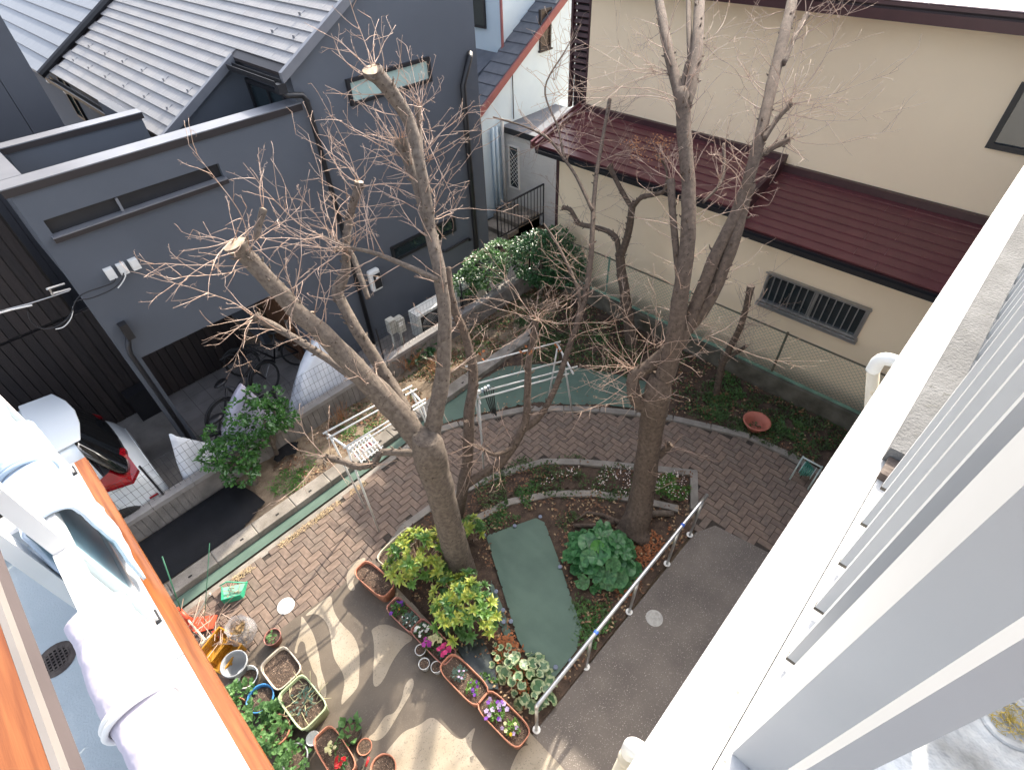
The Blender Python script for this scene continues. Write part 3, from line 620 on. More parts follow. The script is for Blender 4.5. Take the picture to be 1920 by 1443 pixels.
bx('glass_panel', (-.440,-.5,4.772), (-.434,1.79,5.26), M_pane, RL); bx('glass_panel', (-.440,1.86,4.772), (-.434,2.94,5.26), M_pane, RL)
def cloth(name, lab, y0, y1, m, zin, xout, seed, lip):
    mb = MB(); ns, nt_ = 120, 80; rv = random.Random(seed)
    for i in range(ns+1):
        s = i/ns; y = y0+(y1-y0)*s
        for j in range(nt_+1):
            t = j/nt_
            if t < .25: u = t/.25; x = -.525+.013*u; z = zin+(5.30-zin)*u
            elif t < .40:
                a = math.pi*(1-(t-.25)/.15); x = -.437+.075*math.cos(a); z = 5.318+.042*math.sin(a)+.014*noise.noise(Vector((s*9+seed, t*14, 2)))
            else: u = (t-.40)/.60; x = -.362+(xout+.362)*u**.8; z = 5.315+(lip-5.315)*u
            q = Vector((s*3.2+seed, t*2.1, 0)); f = min(1, abs(t-.33)*3)
            hem = 1-.85*max(0,(t-.6)/.4); cr = (1-abs(noise.noise(Vector((s*6.5+seed, t*4.5+s*3, 1)))))**5*.010+(1-abs(noise.noise(Vector((s*11+seed, t*9-s*6, 4)))))**6*.006; z += cr*hem; x += cr*.6*hem; x += hem*(.055*f*noise.noise(q*.9)+.016*f*math.sin(s*17+t*5+seed)); z += .05*f*noise.noise(q*1.1+Vector((9,3,1)))
            yy = y+.05*f*noise.noise(Vector((s*1.2, t*2, seed+7)))+(.12*(t-.4)*(.5-s)*1.0 if t > .4 else 0)
            mb.v.append((x, yy, max(z, 4.722) if x > -.59 else z))
    n = nt_+1
    for i in range(ns):
        for j in range(nt_): mb.f.append((i*n+j, (i+1)*n+j, (i+1)*n+j+1, i*n+j+1))
    o = mb.build(name, m, smooth=True); sm = o.modifiers.new('thick', 'SOLIDIFY'); sm.thickness = .012
    return tag(o, lab, 'bedding', 'bedding draped on the railing')
M_sheet1 = mat('pale_blue_sheet', (0.44,0.52,0.62), (0.40,0.48,0.59), 0.9, 3, 0.5, 22); M_sheet2 = mat('pale_lilac_sheet', (0.50,0.465,0.525), (0.46,0.425,0.50), 0.9, 3, 0.5, 22)
cloth('draped_sheet', 'pale blue bed sheet draped over the railing, beyond the tall post', 1.98, 2.60, M_sheet1, 4.98, -.385, 3, 4.735)
cloth('draped_sheet', 'pale lilac bed sheet draped over the railing, nearest the camera', .55, 1.50, M_sheet2, 4.85, -.445, 11, 4.76)
M_clip = mat('grey_blue_clip', (0.36,0.44,0.52), (0.32,0.4,0.48), 0.4, 3)
for y, lab, m in ((2.30,'grey curved bedding clip on the blue sheet',M_clip),(1.10,'white curved bedding clip on the lilac sheet',M_white)):
    mb = MB(); 
    for k in range(2): mb.tube([(-.437+.094*math.cos(a), y-.010+.020*k, 5.318+.072*math.sin(a)) for a in [R(-35+i*10) for i in range(26)]], .009, 8)
    tag(mb.build('bedding_clip', m, smooth=True), lab, 'clip')
NR = thing('near_handrail', 'glossy orange wood-print handrail in the bottom left corner', 'handrail', (-.5,.7,6.0))
tp = bx('top_board', (-.62,-.6,6.05), (-.352,2.2,6.10), M_orange, NR); bx('inlay_line', (-.475,-.6,6.1005), (-.471,2.2,6.1025), M_white, tp)
bx('side_trim', (-.3515,-.6,6.075), (-.342,2.2,6.10), mat('grey_brown_trim', (0.16,0.145,0.135)), NR); bx('side_trim', (-.3515,-.6,6.03), (-.342,2.2,6.074), mat('dark_brown_trim', (0.07,0.055,0.055)), NR)
for y in (-.4, 2.0): bx('post', (-.60,y-.03,4.5), (-.55,y+.03,6.05), M_walu, NR)
# ================= fences, car, cycles, furniture of the yard =================
M_block = mat('block_wall', (0.24,0.215,0.195), (0.16,0.145,0.13), 0.9, 5, 0.5, 130)
M_capc = mat('wall_cap', (0.30,0.28,0.265), (0.22,0.205,0.195), 0.9, 5, 0.4, 130)
GW = thing('garden_wall', 'low concrete block wall with cap in front of the carport', 'wall', (3,6.92,0))
bx('core', (-3,6.875,-.05), (8.0,6.985,.42), M_block, GW)
x = -3.0
while x < 7.9:
    MB().box((x+.003,6.857+rnd.uniform(0,.004),.0),(x+.097,6.877,.42)).build('block', M_block, GW)
    x += .1
x = -3.0
while x < 7.9: MB().box((x,6.845,.424),(x+.595,7.0,.50)).build('cap_stone', M_capc, GW); x += .6
MF = thing('mesh_fence', 'thin dark wire mesh fence standing on the garden wall', 'fence', (3,6.95,.5))
wm = MB(); x = -2.4
while x < 7.9: wm.tube([(x,6.95,.5),(x,6.95,1.15)], .0022, 4, False); x += .075
for z in (.56,.71,.86,1.01,1.14): wm.tube([(-2.4,6.953,z),(7.9,6.953,z)], .0026, 4, False)
wm.build('wire_mesh', M_black, MF, kind='stuff')
for x in (-2.4,-.4,1.6,3.6,5.6,7.6): MB().tube([(x,6.96,.45),(x,6.96,1.18)], .016, 8).build('post', M_black, MF)
# retaining wall and chain link
RW = thing('retaining_wall', 'weathered concrete retaining wall below the chain link fence', 'wall', (8,3,0))
bx('wall', (7.95,-.6,-.05), (8.12,7.0,.36), mat('mossy_concrete', (0.13,0.12,0.095), (0.06,0.055,0.04), 0.95, 4, 0.6, 60), RW)
CF = thing('chain_link_fence', 'green chain link fence along the cream house', 'fence', (8.05,3,.36))
M_green = mat('green_fence', (0.17,0.30,0.23), (0.12,0.2,0.15), 0.5, 6); M_rustp = mat('rusty_post', (0.12,0.09,0.06), (0.07,0.09,0.06), 0.7, 9)
for y in (-.2,1.6,3.4,5.2,6.9): MB().tube([(8.05,y,.34),(8.05,y,1.27)], .02, 8).build('post', M_green if y != 1.6 else M_rustp, CF)
MB().tube([(8.05,-.5,1.24),(8.05,7.0,1.24)], .016, 8).build('top_rail', M_rustp, CF); MB().box((8.03,-.5,.362),(8.07,7.0,.40)).build('bottom_rail', M_green, CF)
cm = MB(); z0, z1, st = .40, 1.23, .075; n = int(7.5/st)
for i in range(-12, n):
    for sg in (1, -1):
        y0 = -.5+i*st; h = z1-z0; ya, yb = (y0, y0+h) if sg > 0 else (y0+h, y0); za, zb = z0, z1
        def clip(p, q):
            (a, c_), (b, d) = p, q
            if a > b: a, c_, b, d = b, d, a, c_
            if b < -.5 or a > 7: return None
            f = lambda y: c_+(d-c_)*(y-a)/(b-a)
            lo, hi = max(a, -.5), min(b, 7.0); return (lo, f(lo)), (hi, f(hi))
        r_ = clip((ya, za), (yb, zb))
        if r_: cm.tube([(8.05+.003*sg, r_[0][0], r_[0][1]), (8.05+.003*sg, r_[1][0], r_[1][1])], .0022, 3, False)
cm.build('chain_link', M_green, CF, kind='stuff')
# stainless handrail
M_steel = mat('stainless_steel', (0.62,0.62,0.62), (0.52,0.52,0.52), 0.28, 5, metal=0.9)
HR = thing('walkway_handrail', 'stainless steel handrail beside the terrazzo walkway', 'handrail', (1.2,1.06,0))
MB().tube(smooth_line([(1.2,1.06,.82),(1.2,1.06,.90),(1.27,1.06,.90),(4.6,1.06,.90)], 2), .024, 12).build('rail', M_steel, HR, True)
for x in (1.2,2.1,3.0,3.9,4.5):
    p = MB().tube([(x,1.06,0),(x,1.06,.89)], .019, 10).build('post', M_steel, HR, True); MB().lathe([(.045,.003),(.045,.012),(.02,.016)], (x,1.06,0), 16).build('base_plate', M_white, p)
M_tape = mat('blue_tape', (0.05,0.14,0.55), None, 0.5)
for x, l in ((2.18,'blue tape wound on the handrail near its second post'),(3.98,'blue tape wound on the handrail near its far end')): 
    mb = MB().lathe([(.0255,-.02),(.027,0),(.0255,.02)], (0,0,0), 12); mb.v = [(x+v[2], 1.06+v[0], .90+v[1]) for v in mb.v]; tag(mb.build('tape_band', M_tape), l, 'tape')
# manhole covers
def manhole(px, py, lab, m, r_):
    c = at_z(px, py, .004); t = thing('manhole_cover', lab, 'manhole cover', c)
    MB().lathe([(r_,-.004),(r_,.004),(r_*.9,.006),(0.001,.006)], (c.x,c.y,.0), 32).build('cover', m, t)
    rg = MB()
    for k in range(2, 9, 1): rg.lathe([(r_*.1*k-.004,.0062),(r_*.1*k-.002,.0078),(r_*.1*k+.002,.0078),(r_*.1*k+.004,.0062)], (c.x,c.y,0), 28)
    rg.build('ribs', m, t, kind=None)
manhole(1227, 1158, 'round ribbed grey cover in the terrazzo walkway', mat('worn_steel', (0.40,0.39,0.36), (0.3,0.29,0.27), 0.5, 30, metal=.3), .108)
manhole(536, 1135, 'round white cover in the brick paving', mat('bright_cover', (0.85,0.85,0.82), None, 0.4, 8), .112)

# ---- AC unit and meters between wall and house ----
def ac_unit(x, y, z, lab):
    t = thing('air_conditioner', lab, 'air conditioner', (x,y,z)); M_ac = mat('ac_white', (0.66,0.66,0.62), (0.6,0.6,0.57), 0.5, 4)
    b = bx('casing', (x,y,z+.06), (x+.8,y+.3,z+.66), M_ac, t); gl = bx('fan_recess', (x+.06,y-.004,z+.12), (x+.52,y,z+.6), M_dark, b)
    rgs = MB()
    for k in range(1, 9): rgs.lathe([(.026*k,-.002),(.026*k+.005,0)], (0,0,0), 24)
    rgs.v = [(x+.29+v[0], y-.008+v[2]*.5, z+.36+v[1]) for v in rgs.v]; rgs.build('fan_grille', M_ac, b)
    for k in range(8): bx('louvre', (x-.012,y+.03,z+.12+k*.065), (x,y+.27,z+.16+k*.065), M_ac, b)
    for k in (.1,.62): bx('foot', (x+k,y,z), (x+k+.06,y+.3,z+.06), M_black, t)
ac_unit(4.68, 7.25, .03, 'white outdoor air conditioner behind the mesh fence')
ac_unit(5.75, 7.3, .03, 'second white outdoor unit by the grey house corner')
MT = thing('utility_meters', 'grey meter boxes on twin pipes behind the mesh fence', 'meter', (4.2,7.3,0))
M_mt = mat('meter_grey', (0.45,0.44,0.39), (0.33,0.32,0.28), 0.6, 8)
for x in (4.02,4.2): MB().tube([(x,7.2,.02),(x,7.2,.75)], .025, 8).build('pipe', M_mt, MT, True)
bx('meter_box', (3.98,7.14,.72), (4.12,7.27,1.02), M_mt, MT); mb2 = bx('meter_box', (4.13,7.12,.66), (4.30,7.27,.96), M_mt, MT); bx('dial', (4.16,7.112,.82), (4.25,7.12,.90), M_white, mb2)

# ---- white minivan, rear towards the garden wall ----
CAR = thing('minivan', 'white minivan with red tail lamp parked by the plank wall', 'car', (-1.4,8,0))
M_carw = mat('car_white', (0.74,0.78,0.80), (0.72,0.76,0.78), 0.18, 1, coat=0.6); M_cglass = mat('car_glass', (0.008,0.009,0.01), None, 0.05, spec=0.8, coat=0.5); M_red = mat('tail_red', (0.30,0.004,0.01), (0.18,0.003,0.008), 0.12, 4, coat=0.6)
# cross sections along the car (rear at +x side facing the carport mouth). car runs along -x from x = XR
YC = 7.87
def sect(x, zb, zw, zr, hw, hr, hg):      # body outline at one station: bottom, waist, roof heights; half widths
    return [(x,YC-hw*.93,zb),(x,YC-hw,zb+.18),(x,YC-hw,zw-.12),(x,YC-hg,zw),(x,YC-hr-.07,zr-.16),(x,YC-hr,zr-.05),(x,YC-hr+.12,zr),(x,YC,zr+.025),
            (x,YC+hr-.12,zr),(x,YC+hr,zr-.05),(x,YC+hr+.07,zr-.16),(x,YC+hg,zw),(x,YC+hw,zw-.12),(x,YC+hw,zb+.18),(x,YC+hw*.93,zb)]
secs = [sect(-4.6,.25,.8,.9,.80,.6,.78), sect(-4.2,.2,.95,1.05,.86,.62,.84), sect(-3.5,.2,1.02,1.2,.87,.64,.85), sect(-2.8,.2,1.05,1.74,.87,.66,.85), sect(-2.0,.2,1.06,1.84,.87,.68,.855), sect(-1.15,.2,1.07,1.83,.87,.68,.855), sect(-.80,.2,1.07,1.80,.865,.66,.85)]
mb = MB(); n = 15
for s in secs: mb.v += s
for i in range(len(secs)-1):
    for k in range(n-1): mb.f.append((i*n+k, i*n+k+1, (i+1)*n+k+1, (i+1)*n+k))
mb.f += [tuple(range(n)), tuple(range((len(secs)-1)*n, len(secs)*n))[::-1]]
bd = mb.build('body', M_carw, CAR, True); ss = bd.modifiers.new('s','SUBSURF'); ss.levels = 2; ss.render_levels = 2
rb = MB(); st_ = [(-.9,.24,1.10,.872),(-.66,.24,1.08,.87),(-.48,.26,1.0,.84),(-.36,.30,.86,.78),(-.30,.36,.70,.68)]
for x, z0, z1, hw in st_: rb.v += [(x,YC-hw,z0),(x,YC-hw,z0+.25),(x,YC-hw*.985,z1-.06),(x,YC-hw*.93,z1),(x,YC+hw*.93,z1),(x,YC+hw*.985,z1-.06),(x,YC+hw,z0+.25),(x,YC+hw,z0)]
for i in range(len(st_)-1):
    for k in range(7): rb.f.append((i*8+k, i*8+k+1, i*8+9+k, i*8+8+k))
rb.f += [tuple(range(8)), tuple(range(32, 40))[::-1]]
rbo = rb.build('rear_bumper', M_carw, CAR, True); ss = rbo.modifiers.new('s','SUBSURF'); ss.levels = 2; ss.render_levels = 2
bx('bumper_reflector', (-.56,YC-.872,.52), (-.44,YC-.862,.55), M_red, CAR)
tg = MB(); rows = [(-.74,1.775,.60),(-.64,1.56,.72),(-.54,1.30,.80),(-.47,1.10,.80)]
for x, z, hw in rows: tg.v += [(x-.14,YC-hw-.03,z-.02),(x,YC-hw+.10,z),(x+.04,YC,z+.01),(x,YC+hw-.10,z),(x-.14,YC+hw+.03,z-.02)]
for i in range(3):
    for k in range(4): tg.f.append((i*5+k, i*5+k+1, i*5+6+k, i*5+5+k))
tgo = tg.build('rear_window', M_cglass, CAR, True); ss = tgo.modifiers.new('s','SUBSURF'); ss.levels = 2; ss.render_levels = 2; sd_ = tgo.modifiers.new('t','SOLIDIFY'); sd_.thickness = .03
sp = MB().slab([(-1.12,YC-.66,1.815),(-.72,YC-.62,1.79),(-.63,YC-.3,1.80),(-.60,YC,1.805),(-.63,YC+.3,1.80),(-.72,YC+.62,1.79),(-1.12,YC+.66,1.815),(-1.14,YC,1.85)],(0,0,.03)).build('roof_spoiler', M_carw, CAR, True); bvm = sp.modifiers.new('b','BEVEL'); bvm.width = .025; bvm.segments = 3
for k in range(5): MB().box((-2.7,YC-.42+k*.2,1.858),(-1.24,YC-.40+k*.2,1.866)).build('roof_rib', M_carw, CAR)
for sgn in (-1, 1):
    q = YC+sgn*.875; tl = MB()
    tl.slab([(-.98,q,1.24),(-.72,q-sgn*.07,1.27),(-.53,q-sgn*.30,1.30),(-.44,q-sgn*.34,1.18),(-.44,q-sgn*.10,1.04),(-.58,q+sgn*.01,1.0),(-.98,q+sgn*.012,1.14)],(0,0,-.06))
    if sgn < 0: tl.slab([(-.54,q-sgn*.28,1.29),(-.44,q-sgn*.33,1.20),(-.42,q-sgn*.50,1.15),(-.51,q-sgn*.50,1.26)],(0,0,-.07))
    o = tl.build('tail_lamp', M_red, CAR); bvm = o.modifiers.new('b','BEVEL'); bvm.width = .02; bvm.segments = 2
    MB().slab([(-3.3,YC+sgn*.868,1.08),(-.98,YC+sgn*.868,1.14),(-.84,YC+sgn*.765,1.60),(-2.7,YC+sgn*.765,1.64)],(0,sgn*.012,0)).build('side_window', M_cglass, CAR)
    for x in (-.98,-3.75):
        wh = MB().lathe([(.001,-.1),(.2,-.1),(.21,-.11),(.31,-.1),(.33,-.06),(.33,.06),(.31,.1),(.21,.11),(.001,.1)], (0,0,0), 24); wh.v = [(x+v[0], YC+sgn*.80+v[2], .33+v[1]) for v in wh.v]; wh.build('wheel', mat('tyre', (0.02,0.02,0.02), None, 0.8), CAR, True)
MB().box((-1.17,YC-.60,1.855),(-1.155,YC+.60,1.862)).build('roof_seam', M_black, CAR)

# ---- bicycles and covered cycles in the porch ----
M_bike = mat('bike_black', (0.018,0.018,0.02), None, 0.35, 4); M_tyre = mat('tyre', (0.02,0.02,0.02)); M_cov = mat('silver_cover', (0.74,0.76,0.80), (0.62,0.65,0.70), 0.4, 5, .3, 12); M_cov2 = mat('lilac_cover', (0.56,0.53,0.62), (0.47,0.45,0.54), 0.6, 5, .3, 12)
def bicycle(loc, rz, lean, lab, seat=None):
    t = thing('bicycle', lab, 'bicycle', loc, 'bicycles in the porch'); t.rotation_euler = (lean, 0, rz)
    def P(nm, mb, m, par=t): o = mb.build(nm, m, par, True); o.location = (0,0,0); return o
    for x, nm in ((-.5,'rear_wheel'),(.52,'front_wheel')):
        wmb = MB(); R_ = .3; wmb.tube([(x+R_*math.cos(a), 0, .32+R_*math.sin(a)) for a in [i*math.pi/12 for i in range(25)]], .02, 6, False); wo = P(nm, wmb, M_tyre)
        sp = MB()
        for i in range(9): a = i*math.pi/4.5; sp.tube([(x,0,.32),(x+R_*math.cos(a),0,.32+R_*math.sin(a))], .002, 3, False)
        so = sp.build('spokes', M_alu, wo, kind='stuff'); so.location = (0,0,0)
        fd = MB(); fd.tube([(x+.34*math.cos(a), 0, .32+.34*math.sin(a)) for a in [R(20+i*10) for i in range(15)]], .022, 5); P('mudguard', fd, M_bike)
    f = MB()
    for a, b in (((-.5,0,.32),(-.05,0,.28)),((-.5,0,.32),(-.18,0,.72)),((-.05,0,.28),(-.2,0,.8)),((-.05,0,.28),(.36,0,.72)),((.34,0,.82),(.52,0,.32)),((-.15,0,.55),(.35,0,.70))): f.tube([a, b], .018, 6)
    P('frame', f, M_bike)
    hb = MB(); hb.tube([(.34,0,.8),(.30,0,1.02)], .014, 6); hb.tube(smooth_line([(.12,-.28,1.02),(.28,-.2,1.05),(.31,0,1.03),(.28,.2,1.05),(.12,.28,1.02)], 2), .013, 6); P('handlebar', hb, M_bike)
    sd2 = MB().lathe([(.001,.03),(.06,.03),(.09,.0),(.05,-.03),(.001,-.03)], (-.22,0,.86), 12, 1.5, 1.0); P('saddle', sd2, M_bike)
    if seat == 'basket':
        bk_ = MB()
        for z in (.78,.88,1.0): bk_.tube([(.42,-.16,z),(.72,-.14,z),(.72,.14,z),(.42,.16,z),(.42,-.16,z)], .006, 4)
        for y in (-.14,-.05,.05,.14):
            for x in (.43,.71): bk_.tube([(x,y,.78),(x,y,1.0)], .004, 4)
        P('basket', bk_, M_bike)
    if seat == 'child':
        P('child_seat', MB().lathe([(.14,.0),(.17,.1),(.18,.3),(.155,.3),(.14,.1),(.001,.03)], (-.55,0,.75), 14, 1, .8), M_bike)
    cr = MB(); cr.tube([(-.05,-.1,.28),(-.05,.1,.28)], .012, 6); cr.box((-.14,-.12,.24),(-.06,-.06,.26)); cr.box((-.04,.06,.30),(.04,.12,.32)); P('cranks', cr, M_bike)
bicycle((0.95,7.55,.03), R(12), R(8), 'black bicycle with child seat nearest the grey pillar')
bicycle((1.42,8.1,.03), R(20), R(-6), 'black bicycle with front basket on the porch tiles', 'basket')
bicycle((2.25,8.75,.03), R(150), R(5), 'small dark bicycle by the brown door')
def cover(lab, cx, cy, L_, Wd, h, rz, m, seed, peak=.25):
    mb = MB(); N, K = 28, 12
    for j in range(K+1):
        t = j/K
        for i in range(N):
            th = 2*math.pi*i/N; c_, s_2 = math.cos(th), math.sin(th)
            sq = (abs(c_)**2.6+abs(s_2)**2.6)**(-1/2.6)
            rr = 1-.55*t**1.6; q = Vector((c_*2+seed, s_2*2, t*2.2)); rr *= 1+.10*noise.noise(q)+.05*noise.noise(Vector((th*6, seed, 1)))*(1-t)
            x, y = c_*sq*L_/2*rr, s_2*sq*Wd/2*rr*(1-.45*t); z = h*t*(1+peak*c_*(t))+.02*noise.noise(q*2)
            mb.v.append((cx+x*math.cos(rz)-y*math.sin(rz), cy+x*math.sin(rz)+y*math.cos(rz), .03+max(z,0)))
    for j in range(K):
        for i in range(N): mb.f.append((j*N+i, j*N+(i+1) % N, (j+1)*N+(i+1) % N, (j+1)*N+i))
    mb.f.append(tuple(range(K*N, K*N+N)))
    return tag(mb.build('covered_cycle', m, smooth=True), lab, 'cycle cover')
cover('silver cycle cover behind the mesh fence, right of the bush', 2.55, 7.45, 1.45, .75, 1.05, R(12), M_cov, 4)
cover('lilac cycle cover behind the green bush, with dark strap', 1.1, 7.40, 1.0, .6, .98, R(-5), M_cov2, 9)
cover('crumpled silver cycle cover by the pillar foot', .32, 7.30, 1.0, .5, .8, R(30), M_cov, 17, -.5)
# ---- laundry racks ----
M_rack = mat('rack_white', (0.62,0.62,0.60), (0.52,0.52,0.5), 0.4, 6, metal=.2)
def rack(lab, loc, arms, poles, legs):
    t = thing('laundry_rack', lab, 'laundry rack', loc, 'laundry racks')
    for a, b in arms: MB().tube([a, b], .016, 8).build('cross_arm', M_rack, t, True)
    for a, b in poles: MB().tube([a, b], .0125, 8).build('pole', M_rack, t, True)
    for a, b in legs: MB().tube([a, b], .0145, 8).build('leg', M_rack, t, True)
rack('white laundry rack on the sunny brick path under the big tree', (1.6,4.88,0),
    [((1.50,4.97,1.8),(1.56,4.42,1.8)), ((2.74,4.82,1.8),(2.67,4.38,1.8))],
    [((1.46,4.94,1.835),(2.78,4.77,1.835)), ((1.45,4.83,1.835),(2.78,4.67,1.835)), ((1.50,4.54,1.835),(2.74,4.43,1.835)), ((1.52,4.46,1.835),(2.70,4.38,1.835))],
    [((1.51,4.86,1.8),(1.59,4.88,.005)), ((2.71,4.70,1.8),(3.0,4.69,.005)), ((1.54,4.52,1.8),(1.50,4.42,.005)), ((2.68,4.45,1.8),(2.72,4.3,.005))])
rack('white laundry rack standing on the green sheet in the shade', (3.7,4.4,0),
    [((3.60,4.50,1.8),(3.19,3.84,1.8)), ((4.84,3.90,1.8),(4.47,3.28,1.8))],
    [((3.54,4.50,1.835),(4.86,3.84,1.835)), ((3.32,4.17,1.835),(4.56,3.53,1.835)), ((3.18,4.05,1.835),(4.60,3.31,1.835)), ((3.20,3.91,1.835),(4.40,3.31,1.835))],
    [((3.58,4.44,1.8),(3.69,4.49,.01)), ((4.70,3.66,1.8),(5.13,3.70,.01)), ((3.24,3.92,1.8),(3.25,4.0,.01)), ((4.80,3.84,1.8),(5.0,4.2,.01))])
ph = thing('peg_hanger', 'white plastic peg hanger hanging from the sunny laundry rack', 'hanger', (1.7,4.5,1.6))
pm = MB()
for i in range(7): pm.tube([(1.58+.05*i,4.32,1.66),(1.62+.05*i,4.66,1.66)], .009, 5)
for j in range(4): pm.tube([(1.57,4.34+.1*j,1.665),(1.92,4.34+.1*j,1.665)], .008, 5)
pm.build('frame', M_white, ph)
for i in range(22):
    x, y = 1.6+rnd.uniform(0,.3), 4.34+rnd.uniform(0,.3); MB().cbox((x,y,1.61),(.016,.02,.08),rnd.uniform(0,3),rnd.uniform(-.4,.4)).build('peg', [M_white, M_white, M_clip, mat('pink_peg',(0.6,0.2,0.25))][i % 4], ph)
bn = thing('strap_bundle', 'bundle of dark straps and pegs hanging from the shaded laundry rack', 'straps', (3.3,4.0,1.8))
for i in range(5): MB().tube(smooth_line([(3.36+.035*i,3.94-.01*i,1.86),(3.38+.03*i,3.90,1.6),(3.42+.02*i,3.88,1.35+rnd.uniform(-.1,.05))], 2), .008, 5).build('strap', M_black, bn)
for i in range(4): MB().cbox((3.30+.05*i,3.97-.01*i,1.86),(.03,.03,.06),i).build('peg', M_clip if i % 2 else M_white, bn)
hr = thing('hose_reel', 'pale green garden hose reel on the bricks by the right ledge', 'hose reel', at_z(1512,885,.15))
M_pg = mat('pale_green_plastic', (0.47,0.54,0.51), (0.42,0.48,0.45), 0.5, 4); c = at_z(1512,885,.15)
mb = MB().lathe([(.04,-.09),(.10,-.09),(.105,-.08),(.04,-.075),(.04,.075),(.105,.08),(.10,.09),(.04,.09)], (0,0,0), 20); mb.v = [(c.x+v[0], c.y+v[2], .2+v[1]) for v in mb.v]; mb.build('drum', M_pg, hr)
hs = MB().tube([(c.x+(.05+.0012*i)*math.cos(i*.5), c.y-.08+.0022*i, .2+(.05+.0012*i)*math.sin(i*.5)) for i in range(70)], .011, 6); hs.build('hose', mat('hose_green', (0.05,0.22,0.17), None, 0.5), hr, True)
for s in (-.14, .14): MB().tube([(c.x-.16,c.y+s,.0),(c.x,c.y+s,.42),(c.x+.16,c.y+s,.0)], .013, 6).build('stand', M_pg, hr, True)
MB().tube([(c.x-.02,c.y-.14,.42),(c.x-.02,c.y+.14,.42)], .014, 6).build('handle', M_pg, hr, True)
# ================= trees =================
M_bark = mat('grey_bark', (0.185,0.148,0.118), (0.075,0.056,0.043), 0.9, 22, 1.0, 150, detail=8, speck=(0.055,0.04,0.03), sscale=38, sthr=0.64, contrast=.5)
M_bark2 = mat('brown_bark', (0.155,0.112,0.083), (0.062,0.043,0.032), 0.92, 22, 1.0, 150, detail=8, speck=(0.05,0.036,0.027), sscale=38, sthr=0.64, contrast=.5)
M_twig = mat('twig_bark', (0.42,0.32,0.26), (0.28,0.175,0.12), 0.75, 9)
M_cut = mat('cut_wood', (0.50,0.38,0.27), (0.34,0.24,0.16), 0.85, 25, 0.3, 60)
def spline(P, per=6):
    out = []; n = len(P)
    for i in range(n-1):
        p0, p1, p2, p3 = P[max(i-1,0)], P[i], P[i+1], P[min(i+2,n-1)]
        for k in range(per):
            t = k/per; out.append(tuple(.5*((2*b)+(c-a)*t+(2*a-5*b+4*c-d)*t*t+(3*b-a-3*c+d)*t**3) for a, b, c, d in zip(p0, p1, p2, p3)))
    out.append(tuple(P[-1])); return out
def Z(*L): return [(*at_z(a, b, z), r_) for a, b, z, r_ in L]
def X(x, *L): return [(*at_x(a, b, x), r_) for a, b, r_ in L]
